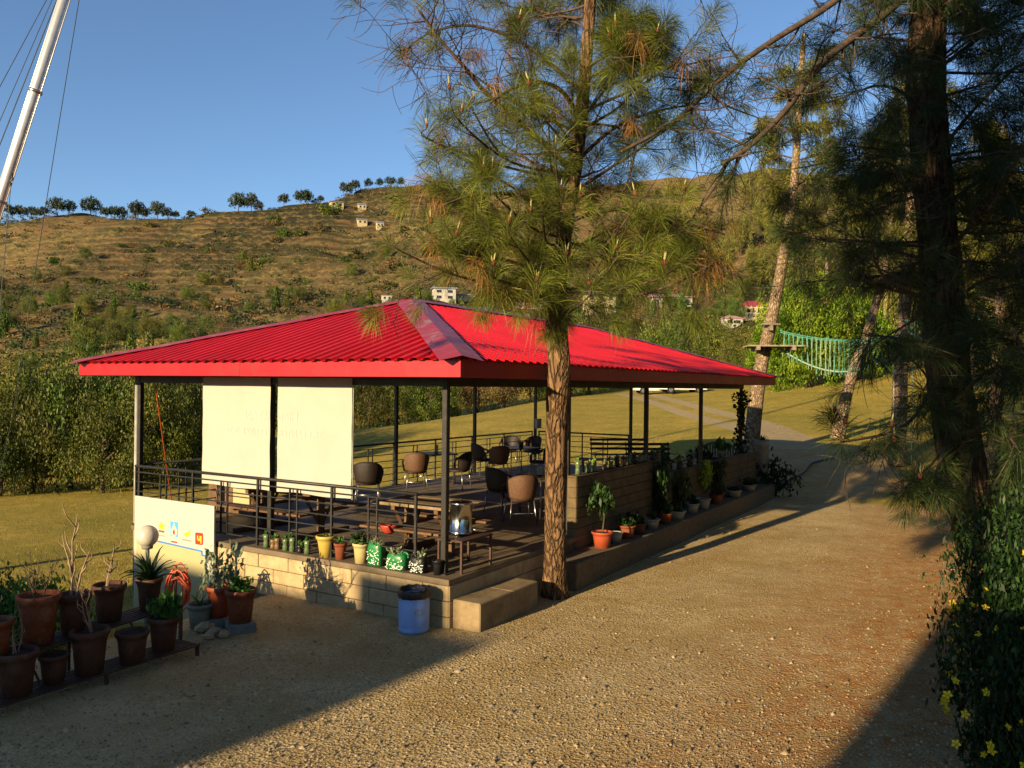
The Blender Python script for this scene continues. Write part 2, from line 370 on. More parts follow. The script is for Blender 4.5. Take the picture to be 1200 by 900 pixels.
# dirt track over the meadow
TRACK = [onz(905, 566, 0), ground_at(931, 25.5), ground_at(922, 31), ground_at(893, 38), ground_at(850, 46), ground_at(805, 56), ground_at(770, 66), ground_at(735, 80)]
def seg_dist(x, y, pts):
    d = np.full(x.shape, 1e9)
    for p, q in zip(pts[:-1], pts[1:]):
        ex, ey = q.x-p.x, q.y-p.y; t = np.clip(((x-p.x)*ex+(y-p.y)*ey)/(ex*ex+ey*ey), 0, 1)
        d = np.minimum(d, np.hypot(x-p.x-t*ex, y-p.y-t*ey))
    return d
def smooth_path(pts, n=6):
    out = []; P = [pts[0]]+list(pts)+[pts[-1]]
    for i in range(1, len(P)-2):
        for k in range(n):
            t = k/n; a, b, c, d = P[i-1], P[i], P[i+1], P[i+2]
            out.append(.5*((2*b)+(c-a)*t+(2*a-5*b+4*c-d)*t*t+(3*b-a-3*c+d)*t**3))
    return out+[pts[-1]]
TRACK = smooth_path(TRACK, 5)
def ground_material():
    m, nt, n, l, bs = nodes('ground')
    A = lambda nm: (lambda q: (setattr(q, 'attribute_name', nm), q.outputs['Fac'])[1])(n.new('ShaderNodeAttribute'))
    v = coords(n, l)
    n1 = noise(n, l, .35, 6, .65, v); n2 = noise(n, l, 3.5, 8, .75, v); n3 = noise(n, l, 28, 6, .75, v); n4 = noise(n, l, .06, 5, .6, v); n5 = noise(n, l, .9, 7, .7, v)
    # meadow: dry straw over olive green
    grass = ramp(n, l, n2.outputs[0], [(.28, lin('786a28')), (.45, lin('9f8a3c')), (.6, lin('b99c4e')), (.78, lin('cbab5c'))]).outputs[0]
    gg = ramp(n, l, n1.outputs[0], [(.36, (0, 0, 0, 1)), (.62, (.85, .85, .85, 1))]).outputs[0]
    grass = mixc(n, l, gg, grass, ramp(n, l, n3.outputs[0], [(.3, lin('6d6824')), (.7, lin('968a3c'))]).outputs[0])
    # gravel: crushed stone, clay dust, pine litter patches
    vo = n.new('ShaderNodeTexVoronoi'); vo.inputs['Scale'].default_value = 34; l.new(v, vo.inputs['Vector']); vsep = n.new('ShaderNodeSeparateColor'); l.new(vo.outputs['Color'], vsep.inputs[0])
    gr = ramp(n, l, n3.outputs[0], [(.28, lin('7d6a46')), (.5, lin('bca577')), (.72, lin('dcc79c'))]).outputs[0]
    gr = mixc(n, l, .35, gr, ramp(n, l, vsep.outputs[0], [(0, lin('6a593a')), (.5, lin('b59d6e')), (1, lin('e0cb9f'))]).outputs[0])
    pt = ramp(n, l, n5.outputs[0], [(.38, (0, 0, 0, 1)), (.62, (.85, .85, .85, 1))]).outputs[0]
    gr = mixc(n, l, pt, gr, lin('9f8654'))
    gr = mixc(n, l, ramp(n, l, n1.outputs[0], [(.5, (0, 0, 0, 1)), (.68, (.55, .55, .55, 1))]).outputs[0], gr, lin('c8b288'))
    lt = n.new('ShaderNodeMath'); lt.operation = 'MULTIPLY'; l.new(A('litter'), lt.inputs[0])
    l.new(ramp(n, l, n2.outputs[0], [(.35, (0, 0, 0, 1)), (.6, (1, 1, 1, 1))]).outputs[0], lt.inputs[1])
    gr = mixc(n, l, lt.outputs[0], gr, ramp(n, l, n3.outputs[0], [(.3, lin('8a5429')), (.7, lin('b47b42'))]).outputs[0])
    # hillside: straw slopes, scrub on the terrace risers, ochre bare soil
    hs = ramp(n, l, n5.outputs[0], [(.3, lin('4a4028')), (.48, lin('75643e')), (.62, lin('95804f')), (.8, lin('806a44'))]).outputs[0]
    hs = mixc(n, l, ramp(n, l, n1.outputs[0], [(.42, (0, 0, 0, 1)), (.6, (.8, .8, .8, 1))]).outputs[0], hs, ramp(n, l, n5.outputs[0], [(.35, lin('3a3d22')), (.7, lin('5a5436'))]).outputs[0])
    hs = mixc(n, l, ramp(n, l, n4.outputs[0], [(.45, (0, 0, 0, 1)), (.62, (.7, .7, .7, 1))]).outputs[0], hs, lin('7d6040'))
    rs = n.new('ShaderNodeMath'); rs.operation = 'MULTIPLY'; rs.inputs[1].default_value = .75; rs.use_clamp = True; l.new(A('riser'), rs.inputs[0])
    hs = mixc(n, l, rs.outputs[0], hs, lin('2e2e20'))
    trk = ramp(n, l, n2.outputs[0], [(.3, lin('8f7d5c')), (.7, lin('b5a17a'))]).outputs[0]
    def edge(nm, amp=.5):                       # zone edge broken up by noise
        x = n.new('ShaderNodeMath'); x.operation = 'MULTIPLY_ADD'; l.new(n2.outputs[0], x.inputs[0]); x.inputs[1].default_value = amp
        s = n.new('ShaderNodeMath'); s.operation = 'ADD'; l.new(A(nm), x.inputs[2]); l.new(x.outputs[0], s.inputs[0]); s.inputs[1].default_value = -amp*.5
        return ramp(n, l, s.outputs[0], [(.4, (0, 0, 0, 1)), (.6, (1, 1, 1, 1))]).outputs[0]
    c = mixc(n, l, A('hill'), grass, hs); c = mixc(n, l, edge('track', .7), c, trk); c = mixc(n, l, edge('gravel'), c, gr)
    l.new(c, bs.inputs['Base Color']); bs.inputs['Roughness'].default_value = .95; bs.inputs['Specular IOR Level'].default_value = .1
    h = n.new('ShaderNodeMath'); h.operation = 'MULTIPLY_ADD'; l.new(n3.outputs[0], h.inputs[0]); h.inputs[1].default_value = .5; l.new(vo.outputs['Distance'], h.inputs[2])
    h2 = n.new('ShaderNodeMath'); h2.operation = 'MULTIPLY_ADD'; l.new(n2.outputs[0], h2.inputs[0]); h2.inputs[1].default_value = 2.0; l.new(h.outputs[0], h2.inputs[2])
    hb = n.new('ShaderNodeMath'); hb.operation = 'MULTIPLY_ADD'; l.new(A('hill'), hb.inputs[0]); hb.inputs[1].default_value = 26; hb.inputs[2].default_value = 0
    hn = n.new('ShaderNodeMath'); hn.operation = 'MULTIPLY'; l.new(hb.outputs[0], hn.inputs[0]); l.new(n5.outputs[0], hn.inputs[1])
    h3 = n.new('ShaderNodeMath'); h3.operation = 'ADD'; l.new(h2.outputs[0], h3.inputs[0]); l.new(hn.outputs[0], h3.inputs[1])
    bump(n, l, bs, h3.outputs[0], .8, .035); return m
def build_ground():
    fr = np.radians(np.arange(-52, 52.01, .28)); bk = np.radians(np.concatenate([np.arange(56, 180, 6), np.arange(180, 304.1, 6)]))
    th = np.concatenate([fr, bk]); rr = np.concatenate([np.geomspace(.6, 5, 14)[:-1], np.geomspace(5, 30, 110)[:-1], np.geomspace(30, 118, 90)[:-1], np.arange(118, 420, 1.7), np.geomspace(424, 900, 18)])
    T, Rr = np.meshgrid(th, rr, indexing='ij'); x = Rr*np.sin(T); y = Rr*np.cos(T)
    z, yard, hill, riser, a, b = hfield(x, y, True)
    td = seg_dist(x, y, TRACK); trk = sstep(2.0, .9, td)*(1-.75*sstep(.75, .25, td)*sstep(38, 46, y))
    nt_, nr = x.shape; V = np.stack([x, y, z], -1).reshape(-1, 3)
    V = np.concatenate([V, [[0, 0, 0]]])
    i = np.arange(nt_)[:, None]; j = np.arange(nr-1)[None]; i2 = (i+1) % nt_
    F = np.stack([i*nr+j, i*nr+j+1, i2*nr+j+1, i2*nr+j], -1).reshape(-1, 4)
    # winding: outward then clockwise seen from above -> flip
    me = npmesh('ground', V, F[:, ::-1], ground_material(), smooth=True)
    gravel = np.maximum(yard*sstep(17, 13.5, a), sstep(4.5, 2.0, td)*sstep(36, 26, y))
    for nm, w in (('gravel', gravel), ('track', trk), ('hill', hill), ('riser', riser),
                  ('litter', sstep(-2.5, -5, b)*.9+sstep(12, 16, a)*.5)):
        at_ = me.attributes.new(nm, 'FLOAT', 'POINT'); at_.data.foreach_set('value', np.append(w.ravel(), 0).astype(np.float32))
    return tag(obj('ground', me), 'gravel yard, meadow and terraced hillside', None, None, 'structure')
build_ground()
rng = np.random.RandomState(11)
def vis_xy(n, y0, y1, px0, px1, pw=1.0):
    """points spread so that their picture density stays even"""
    Y = 1/(1/y0+(1/y1-1/y0)*rng.rand(n)); a = (rng.uniform(px0, px1, n)-600)/F_PX; return a*Y, Y
def stones():
    x, y = vis_xy(62000, 4.5, 30, -100, 1400); z, yard, hill, rs, a, b = hfield(x, y, True)
    td = seg_dist(x, y, TRACK); k = ((yard > .7) & (a < 14.5) | (td < 1.8)) & ~((a > -.3) & (a < 14.2) & (b > -.75)) & (y < 30)
    x, y, z = x[k], y[k], z[k]; N = len(x); r = .007+.012*rng.rand(N)**3+.026*(rng.rand(N) < .02)*rng.rand(N)
    base = np.array([[1,0,-.5],[0,1,-.5],[-1,0,-.5],[0,-1,-.5],[.15,.1,.8]], float)
    t = rng.uniform(0, 6.28, N); c, s = np.cos(t), np.sin(t)
    sc = np.stack([r*rng.uniform(.8, 1.7, N), r*rng.uniform(.7, 1.1, N), r*rng.uniform(.5, .95, N)], -1)
    P = base[None]*sc[:, None]*rng.uniform(.8, 1.2, (N, 5, 1)); X = P[..., 0]*c[:, None]-P[..., 1]*s[:, None]; Yc = P[..., 0]*s[:, None]+P[..., 1]*c[:, None]
    V = np.stack([X+x[:, None], Yc+y[:, None], P[..., 2]+(z+r*.25)[:, None]], -1).reshape(-1, 3)
    f = np.array([[0,1,4],[1,2,4],[2,3,4],[3,0,4]]); F = (f[None]+5*np.arange(N)[:, None, None]).reshape(-1, 3)
    m = foliage('gravel_stones', '6a593e', '9a8560', 'bfa982', .0); me = npmesh('gravel_stones', V, F, m, np.repeat(rng.rand(N), 5))
    tag(obj('gravel_stones', me), 'loose tan crushed stones lying over the yard', 'gravel', None, 'stuff')
stones()
def blades(name, label, x, y, hmin, hmax, wd, mat):
    z = hfield(x, y); N = len(x); hh = rng.uniform(hmin, hmax, N); t = rng.uniform(0, 6.28, N); lean = rng.uniform(0, .7, N)*hh; t2 = rng.uniform(0, 6.28, N)
    b = np.stack([x, y, z-.01], -1); w = np.stack([np.cos(t), np.sin(t), 0*t], -1)*(wd*rng.uniform(.6, 1.4, N)*np.maximum(1, y/22))[:, None]
    tip = b+np.stack([np.cos(t2)*lean, np.sin(t2)*lean, hh], -1)
    V = np.stack([b-w, b+w, tip], 1).reshape(-1, 3); F = np.arange(3*N).reshape(-1, 3)
    tag(obj(name, npmesh(name, V, F, mat, np.repeat(rng.rand(N), 3))), label, 'grass', None, 'stuff')
def lawn():
    x, y = vis_xy(90000, 9.5, 75, -60, 560); z, yard, hill, rs, a, b = hfield(x, y, True)
    k = (yard < .3) & ~((a > -.6) & (a < 14.5) & (b < 7.0) & (b > -1)); x, y = x[k], y[k]
    x2, y2 = vis_xy(60000, 24, 75, 560, 1300); z2, yd2, h2, r2, a2, b2 = hfield(x2, y2, True); td = seg_dist(x2, y2, TRACK)
    k2 = (yd2 < .2) & (td > 2.3) & ~((a2 > -.6) & (a2 < 15) & (b2 < 7.0) & (b2 > -1)); x = np.append(x, x2[k2]); y = np.append(y, y2[k2])
    # clumped: keep where a slow wave is high
    w = np.sin(x*1.7+np.sin(y*.9))*np.sin(y*1.3+.7*np.sin(x*1.1))+rng.uniform(-.8, .8, len(x)); k = w > -.25
    blades('meadow_grass', 'short dry grass of the meadow', x[k], y[k], .025, .085, .006, MT['grass'])
lawn()
# ---------------------------------------------------------------- vegetation kit
def unit(v): return v/np.maximum(np.linalg.norm(v, axis=-1, keepdims=True), 1e-9)
def needles(tips, n=90, L=.27, w=.0022, droop=.35, seed=1, spread=(18, 78), back=.2):
    """tips: list of (pos, dir, scale, tone) -> V, F, var : drooping needle bundles round shoot ends"""
    r = np.random.RandomState(seed); P = np.array([t[0] for t in tips], float); D = unit(np.array([t[1] for t in tips], float))
    S = np.array([t[2] for t in tips]); tone = np.array([t[3] for t in tips]); K = len(P)
    P = np.repeat(P, n, 0); D = np.repeat(D, n, 0); S = np.repeat(S, n); tv = np.repeat(tone, n); N = K*n
    u = unit(np.cross(D, r.normal(size=(N, 3)))); al = np.radians(r.uniform(spread[0], spread[1], N))
    d = unit(D*np.cos(al)[:, None]+u*np.sin(al)[:, None]); ln = L*S*r.uniform(.65, 1.1, N)
    b = P-D*(back*S*r.rand(N)**1.3)[:, None]; g = np.zeros((N, 3)); g[:, 2] = -1
    dr = droop*r.uniform(.5, 1.3, N)
    m = b+d*(ln*.55)[:, None]+g*(ln*dr*.25)[:, None]; t = b+d*(ln*.93)[:, None]+g*(ln*dr)[:, None]
    sd = unit(np.cross(d, r.normal(size=(N, 3))))*(w*np.sqrt(S))[:, None]
    V = np.stack([b, m+sd*1.25, t, m-sd*1.25], 1).reshape(-1, 3); F = np.arange(4*N).reshape(-1, 4)
    return V, F, np.repeat(np.clip(tv+r.normal(0, .16, N), 0, 1), 4)
def grow(mb, tips, rnd, start, d, L, r, depth, up=.25, kids=4, bare=.0, tscale=1., sides=5, wander=.25, tone=.5, min_r=.004, dead=None):
    """one limb with side twigs; shoot ends are collected in tips"""
    n = max(4, int(L/.22)+2); p = Vector(start); d = Vector(d).normalized(); pts = [p.copy()]; ds = [d.copy()]
    for i in range(n-1):
        d = (d+Vector((rnd.gauss(0, wander), rnd.gauss(0, wander), rnd.gauss(0, wander)+up))*(1.6/n)).normalized()
        p = p+d*(L/(n-1)); pts.append(p.copy()); ds.append(d.copy())
    mb.tube(pts, [max(min_r, r*(1-.72*i/(n-1))) for i in range(n)], sides if r > .012 else 4, 0)
    if depth > 0:
        for k in range(kids):
            t = rnd.uniform(.22, .98); i = min(n-2, int(t*(n-1))); q = ds[i]
            s = Vector((rnd.gauss(0, 1), rnd.gauss(0, 1), rnd.gauss(0, .7))); s = (s-q*s.dot(q)).normalized()
            nd = (q*rnd.uniform(.35, .9)+s*rnd.uniform(.6, 1.)).normalized()
            grow(mb, tips, rnd, pts[i], nd, L*rnd.uniform(.3, .55)*(1-.3*t), max(min_r, r*.5*(1-.4*t)), depth-1, up, max(2, kids-1), bare, tscale, 4, wander*1.15, tone, min_r, dead)
    if rnd.random() > bare:
        tips.append((tuple(pts[-1]), tuple(ds[-1]+Vector((0, 0, .15))), tscale*rnd.uniform(.7, 1.15), min(1, max(0, tone+rnd.gauss(0, .13)))))
        if rnd.random() < .45 and L > .35: tips.append((tuple(pts[-3]), tuple(ds[-3]), tscale*rnd.uniform(.6, .9), min(1, max(0, tone-.1+rnd.gauss(0, .13)))))
    elif dead is not None:                                    # hanging, curled dead twigs
        q = ds[-1]
        for _ in range(2):
            pp = pts[-1].copy(); dd = (q+Vector((rnd.gauss(0, .6), rnd.gauss(0, .6), rnd.gauss(-.5, .5)))).normalized(); cv = Vector((rnd.gauss(0, .5), rnd.gauss(0, .5), rnd.gauss(0, .5)-.1)); ps = [pp.copy()]
            for _k in range(5): dd = (dd+cv*.45).normalized(); pp = pp+dd*rnd.uniform(.05, .13); ps.append(pp.copy())
            dead.tube(ps, [.005, .0045, .004, .0035, .003, .0025], 3, 0)
def bark_trunk(pts, radii, mat, seed, n=22, sub=10, flare=.35, amp=.07):
    rs_ = random.Random(seed); P = smooth_path([Vector(p) for p in pts], sub); m = len(pts)-1
    rad = []
    for i in range(len(P)):
        t = i/(len(P)-1)*m; k = min(m-1, int(t)); rad.append(radii[k]+(radii[k+1]-radii[k])*(t-k))
    z0 = P[0].z
    for i, p in enumerate(P): rad[i] *= 1+flare*math.exp(-max(0, p.z-z0)/.22)
    ph = [rs_.uniform(0, 6.28) for _ in range(8)]
    def jit(i, k):
        a = 2*math.pi*k/n; z = P[i].z
        return 1+amp*(.5*math.sin(5*a+z*1.9+ph[0])+.5*math.sin(9*a-z*3.1+ph[1])+.6*math.sin(2*a+z*1.1+ph[2])+.35*math.sin(13*a+z*7+ph[3])*math.sin(z*9+ph[4]))+rs_.uniform(-amp, amp)*.35
    mb = MB(); mb.tube(P, rad, n, 0, True, jit); return mb.mesh('trunk', mat, True), P, rad
def leaf_cloud(seed, nclump, per, leaf, shape='dome', spread=.16, flat=.0):
    """unit crown (radius 1, height 1): clumps of leaf-sized quads through an uneven volume"""
    r = np.random.RandomState(seed); N = nclump
    if shape == 'dome':
        d = unit(r.normal(size=(N, 3))); rad = .45+.55*r.rand(N)**.5; lump = 1+.22*np.sin(3*d[:, 0]*2+seed)+.18*np.sin(5*d[:, 1]+2*d[:, 2]+seed*2)
        C = d*(rad*lump)[:, None]; C = C*np.array([1, 1, .52])+np.array([0, 0, .52])
    elif shape == 'umbrella':
        d = unit(r.normal(size=(N, 3))); C = d*(r.rand(N)**.4)[:, None]*np.array([1, 1, .36])+np.array([0, 0, .62]); C[:, 2] -= .12*(C[:, 0]**2+C[:, 1]**2)
    else:                                                       # column / cone
        z = r.rand(N); wd = (1-z*.75)*(.55+.45*r.rand(N)**.5); t = r.uniform(0, 6.28, N); C = np.stack([np.cos(t)*wd, np.sin(t)*wd, z], -1)
    tone = np.clip(.48+r.normal(0, .27, N), 0, 1)
    C = np.repeat(C, per, 0); tv = np.repeat(tone, per); K = len(C)
    C = C+r.normal(size=(K, 3))*spread*np.array([1, 1, .55])
    nrm = unit(r.normal(size=(K, 3))+np.array([0, 0, .5])); u = unit(np.cross(nrm, r.normal(size=(K, 3)))); v = np.cross(nrm, u)
    s = (leaf*r.uniform(.55, 1.35, K))[:, None]
    V = np.stack([C-u*s, C-v*s*.5+nrm*s*.12, C+u*s, C+v*s*.5+nrm*s*.12], 1).reshape(-1, 3)
    F = np.arange(4*K).reshape(-1, 4); return V, F, np.repeat(np.clip(tv+r.normal(0, .12, K), 0, 1), 4)
def crown_mesh(key, mat, *a, **k):
    def f():
        V, F, v = leaf_cloud(*a, **k); return npmesh('crown', V, F, mat, v)
    return cached(('crown', key), f)
def stem_mesh(key, h=.5, r=.035, seed=0, limbs=6, top=.75):
    def f():
        rd = random.Random(seed); mb = MB(); x, y = rd.uniform(-.04, .04), rd.uniform(-.04, .04)
        P = [Vector((0, 0, -.03)), Vector((x, y, h*.5)), Vector((-x, y*2, h)), Vector((x*.5, -y, top))]
        mb.tube(P, [r*1.3, r, r*.75, r*.3], 7)
        for i in range(limbs):
            t = rd.uniform(.45, 1); a = rd.uniform(0, 6.28); b0 = Vector((0, 0, h*t)); e = Vector((math.cos(a)*rd.uniform(.3, .6), math.sin(a)*rd.uniform(.3, .6), h*t+rd.uniform(.15, .35)))
            mb.tube([b0, (b0+e)/2+Vector((0, 0, -.03)), e], [r*.5, r*.35, r*.12], 5)
        return mb.mesh('trunk', MT['twig'])
    return cached(('stem', key), f)
def place_tree(name, label, cat, p, rx, rz_, crown, stem, group=None, rot=0.):
    t = thing(name, label, cat, p, rot, group)
    for nm, me in (('crown', crown), ('trunk', stem)):
        if me is None: continue
        o = obj(nm, me, t); o.scale = (rx, rx, rz_)
    return t
# ---------------------------------------------------------------- pavilion
OU, OV, OF, OL = .68, .70, .876, .68
A0, A1, B0, B1 = -OU, 4*SU+OF, -OV, 2*SV+OL
ZE, ZR, HALF = 3.325, 4.55, (B1-B0)/2
KS = (ZR-ZE)/HALF
pav = thing('pavilion', 'open terrace pavilion with a red corrugated hip roof on dark steel posts', 'pavilion', tuple(P0), PRZ)
def roof_face(O, e, nrm, L):
    mb = MB(); pitch = .2; prof = ((0, 0), (.4, 0), (.5, .032), (.88, .032)); ts = []
    k = 0
    while True:
        done = False
        for fr, h in prof:
            t = (k+fr)*pitch
            if t > L: done = True; break
            ts.append((t, h))
        if done: break
        k += 1
    ts.append((L, 0)); O = Vector(O); e = Vector(e); nrm = Vector(nrm); vs = []
    for t, h in ts:
        s1 = max(.002, min(t, L-t, HALF))
        for s in (-.045, s1*.5, s1):
            sag = -.006*math.sin(t*2.1)*math.sin(s*1.7)
            p = O+e*t+nrm*s; vs.append(p+Vector((0, 0, ZE+s*KS+h+sag)))
    fs = []
    for i in range(len(ts)-1):
        for j in range(2): fs.append((i*3+j, (i+1)*3+j, (i+1)*3+j+1, i*3+j+1))
    return mb.add(vs, fs)
roof = MB(); roof.tube([(A0+HALF, B0+HALF, ZR-.05), (A1-HALF, B0+HALF, ZR-.05)], .04, 6)
roof = roof.build('roof', MT['rib_edge'], pav)
for O, e, nn, L in (((A0, B1, 0), (0, -1, 0), (1, 0, 0), B1-B0), ((A0, B0, 0), (1, 0, 0), (0, 1, 0), A1-A0),
                    ((A1, B0, 0), (0, 1, 0), (-1, 0, 0), B1-B0), ((A1, B1, 0), (-1, 0, 0), (0, -1, 0), A1-A0)):
    roof_face(O, e, nn, L).build('roof_sheet', MT['roof'], roof)
def cap_strip(p, q, n1, n2, w=.2, bow=.0):
    """folded flashing over a hip or ridge; n1, n2 = upward normals of the two roof planes"""
    p = Vector(p); q = Vector(q); h = (q-p).normalized(); mb = MB(); N = 9; rows = []
    for i in range(N):
        t = i/(N-1); c = p+(q-p)*t+Vector((0, 0, .058+.006*math.sin(i*2.3)))
        w1 = n1.cross(h).normalized(); w1 = -w1 if w1.z > .0 else w1
        w2 = n2.cross(h).normalized(); w2 = -w2 if w2.z > .0 else w2
        if abs(w1.z) < 1e-6: pass
        rows.append((c+w1*w+Vector((0, 0, -.006)), c, c+w2*w+Vector((0, 0, -.006))))
    vs = [v for r_ in rows for v in r_]
    fs = [(i*3+j, i*3+j+1, (i+1)*3+j+1, (i+1)*3+j) for i in range(N-1) for j in range(2)]
    return mb.add(vs, fs)
nL = Vector((-KS, 0, 1)).normalized(); nR = Vector((0, -KS, 1)).normalized(); nF = Vector((KS, 0, 1)).normalized(); nB = Vector((0, KS, 1)).normalized()
rA = Vector((A0+HALF, B0+HALF, ZR)); rB = Vector((A1-HALF, B0+HALF, ZR))
for c, r_, m1, m2 in (((A0-.06, B0-.06, ZE-.02), rA, nL, nR), ((A0-.06, B1+.06, ZE-.02), rA, nL, nB), ((A1+.06, B0-.06, ZE-.02), rB, nF, nR), ((A1+.06, B1+.06, ZE-.02), rB, nF, nB)):
    o = cap_strip(c, r_, m1, m2, .27).build('hip_flashing', MT['roofcap'], roof)
cap_strip(rA-Vector((.1, 0, 0)), rB+Vector((.1, 0, 0)), nR, nB, .24).build('ridge_flashing', MT['roofcap'], roof)
# fascia boards
def fbox(*a): MB().box(*a, ch=.004).build('fascia_board', MT['fascia'], pav)
zf0, zf1 = 3.11, ZE-.012
bj = b_at(281, A0, 435)
fbox(A0, A0+.03, B0, bj-.001, zf0, zf1); fbox(A0, A0+.03, bj+.001, B1, zf0+.002, zf1)
for x0, x1 in ((A0+.031, 3.4), (3.402, 6.9), (6.902, 10.4), (10.402, A1-.031)):
    fbox(x0, x1, B0, B0+.03, zf0, zf1); fbox(x0, x1, B1-.03, B1, zf0, zf1)
fbox(A1-.03, A1, B0, (B0+B1)/2-.001, zf0, zf1); fbox(A1-.03, A1, (B0+B1)/2+.001, B1, zf0, zf1)
# posts and roof frame
PS = .039
posts = [(i*SU, 0) for i in range(5)]+[(i*SU, 2*SV) for i in range(5)]+[(0, SV), (4*SU, SV)]
pm = MB().box(-PS, PS, -PS, PS, ZT-.005, 3.0, ch=.006).mesh('post', MT['steel']); bp = MB().box(-.09, .09, -.09, .09, ZT-.004, ZT+.012).mesh('base_plate', MT['steel'])
for a, b in posts:
    o = obj('post', pm, pav, (a, b, 0)); obj('base_plate', bp, o)
for x0, x1, y0, y1 in ((-.06, 4*SU+.06, -.05, .05), (-.06, 4*SU+.06, 2*SV-.05, 2*SV+.05)): MB().box(x0, x1, y0, y1, 3.0, 3.11).build('beam', MT['steel'], pav)
for x in (0, 4*SU): MB().box(x-.05, x+.05, .052, 2*SV-.052, 3.001, 3.112).build('beam', MT['steel'], pav)
rb = MB()
for i in range(9):
    a = A0+.35+i*(A1-A0-.7)/8; s = min(HALF, max(.4, min(a-A0, A1-a)))
    for sg, bb in ((1, B0), (-1, B1)): rb.tube([(a, bb+sg*.05, ZE-.06), (a, bb+sg*s, ZE-.06+s*KS)], .03, 4)
for b in (B0+1.3, B0+2.6, B1-2.6, B1-1.3):
    s = min(HALF, min(b-B0, B1-b)); rb.tube([(A0+.05, b, ZE-.06), (A0+s, b, ZE-.06+s*KS)], .03, 4); rb.tube([(A1-.05, b, ZE-.06), (A1-s, b, ZE-.06+s*KS)], .03, 4)
rb.build('rafters', MT['steel'], pav)
MB().tube([(-.02, 2*SV+.075, -.6), (-.02, 2*SV+.075, 3.09)], .035, 10).build('drain_pipe', MT['pot_white'], pav, True)
# terrace: floor slab, plinth core and cast blocks
AE, BE = 13.95, 6.78
MB().box(-.262, AE, -.262, 4.36, ZT-.075, ZT, ch=.006).build('floor_slab', MT['concrete'], pav); MB().box(-.14, AE, 4.362, 6.44, ZT-.075, ZT-.001, ch=.006).build('floor_slab', MT['concrete'], pav)
MB().box(-.235, AE-.03, -.235, 4.34, -1.35, ZT-.078).build('plinth_core', MT['mortar'], pav); MB().box(-.03, AE-.03, 4.342, 6.42, -1.35, ZT-.079).build('plinth_core', MT['mortar'], pav)
pl = MB().box(-.24, -.2, -.2, 4.3, -.1, .02).build('plinth_facing', MT['mortar'], pav)
rnd = random.Random(3)
def block_wall(parent, origin, du, L, z0, courses, h, wmean, thick, mat, gap=.008, proud=.006, ends=True):
    """courses of separate blocks; du = unit axis in the parent's frame, blocks sit 'thick' deep along the outward normal"""
    du = Vector(du); nn = Vector((du.y, -du.x, 0))
    for c in range(courses):
        x = 0; first = True
        while x < L-.01:
            w = wmean*rnd.uniform(.97, 1.03)
            if first and c % 2: w *= .5
            first = False
            if x+w > L-.12: w = L-x
            lo = Vector(origin)+du*(x+gap/2); pr = rnd.uniform(0, proud)
            m = Matrix(((du.x, nn.x, 0, lo.x), (du.y, nn.y, 0, lo.y), (0, 0, 1, 0), (0, 0, 0, 1)))
            MB().box(0, w-gap, 0, thick+pr, z0+c*h+gap/2, z0+(c+1)*h-gap/2, 0, m, .008).build('block', mat, parent)
            x += w
# left face: outward is -a ; axis running so that (du.y,-du.x) = (-1,0) -> du = (0,-1)
block_wall(pl, (-.236, 4.36, 0), (0, -1, 0), 4.36+.262, -.06, 3, .195, .6, .03, MT['block'])
block_wall(pl, (-.262, -.236, 0), (1, 0, 0), 2.5, -.06, 3, .195, .6, .03, MT['block'])
# steps up to the opening
for x0, x1, y0, y1, z1 in ((-.2, .55, -.69, -.275, .355), (.553, 1.22, -.69, -.275, .353)):
    MB().box(x0, x1, y0, y1, -.1, z1, ch=.014).build('step', MT['step'], pav)
# low block wall along the yard with its ledge
lw = thing('block_wall', 'low block wall along the gravel side with a ledge at its foot', 'wall', tuple(P0), PRZ)
MB().box(2.3, 14.25, -.74, -.27, -.15, .40, ch=.012).build('ledge', MT['mortar'], lw)
MB().box(3.22, 6.75, -.235, -.085, .402, 1.54).build('core', MT['mortar'], lw); MB().box(6.752, 14.05, -.235, -.085, .402, 1.24).build('core', MT['mortar'], lw)
block_wall(lw, (3.2, -.236, 0), (1, 0, 0), 3.55, .403, 7, .164, .46, .028, MT['wall_block'])
block_wall(lw, (6.75, -.236, 0), (1, 0, 0), 7.32, .403, 5, .169, .46, .028, MT['wall_block'])
block_wall(lw, (3.219, -.09, 0), (0, -1, 0), .175, .403, 7, .164, .175, .025, MT['wall_block'])
MB().box(3.19, 6.76, -.27, -.06, 1.552, 1.575, ch=.004).build('coping', MT['wall_block'], lw)
MB().box(6.765, 14.08, -.27, -.06, 1.25, 1.272, ch=.004).build('coping', MT['wall_block'], lw)
# railings
def railing(label, p, q, group='terrace railings'):
    p = Vector(p); q = Vector(q); L = (q-p).length; d = (q-p).normalized(); ang = math.atan2(d.y, d.x)
    t = thing('railing', label, 'railing', tuple(W(p.x, p.y, ZT)), PRZ+ang, group)
    MB().tube([(0, 0, 1.0), (L, 0, 1.0)], .023, 8).build('top_rail', MT['steel'], t, True)
    for z in (.9, .74, .58, .42, .26, .1): MB().tube([(0, 0, z), (L, 0, z)], .011, 6).build('rail', MT['steel'], t)
    n = max(1, round(L/1.62)); pm_ = MB().box(-.016, .016, -.016, .016, 0, .985).mesh('rail_post', MT['steel']); bm_ = MB().box(-.011, .011, -.011, .011, .1, .895).mesh('baluster', MT['steel'])
    for i in range(n+1): obj('rail_post', pm_, t, (min(L-.02, max(.02, L*i/n)), 0, 0))
    for i in range(n):
        for s in (-.075, .075): obj('baluster', bm_, t, (L*(i+.5)/n+s, 0, 0))
    return t
railing('dark steel railing on the short side in front of the white banner', (-.118, .36, 0), (-.118, 2*SV-.06, 0))
railing('dark steel railing along the meadow side of the terrace', (.05, 2*SV+.068, 0), (4*SU-.06, 2*SV+.068, 0))
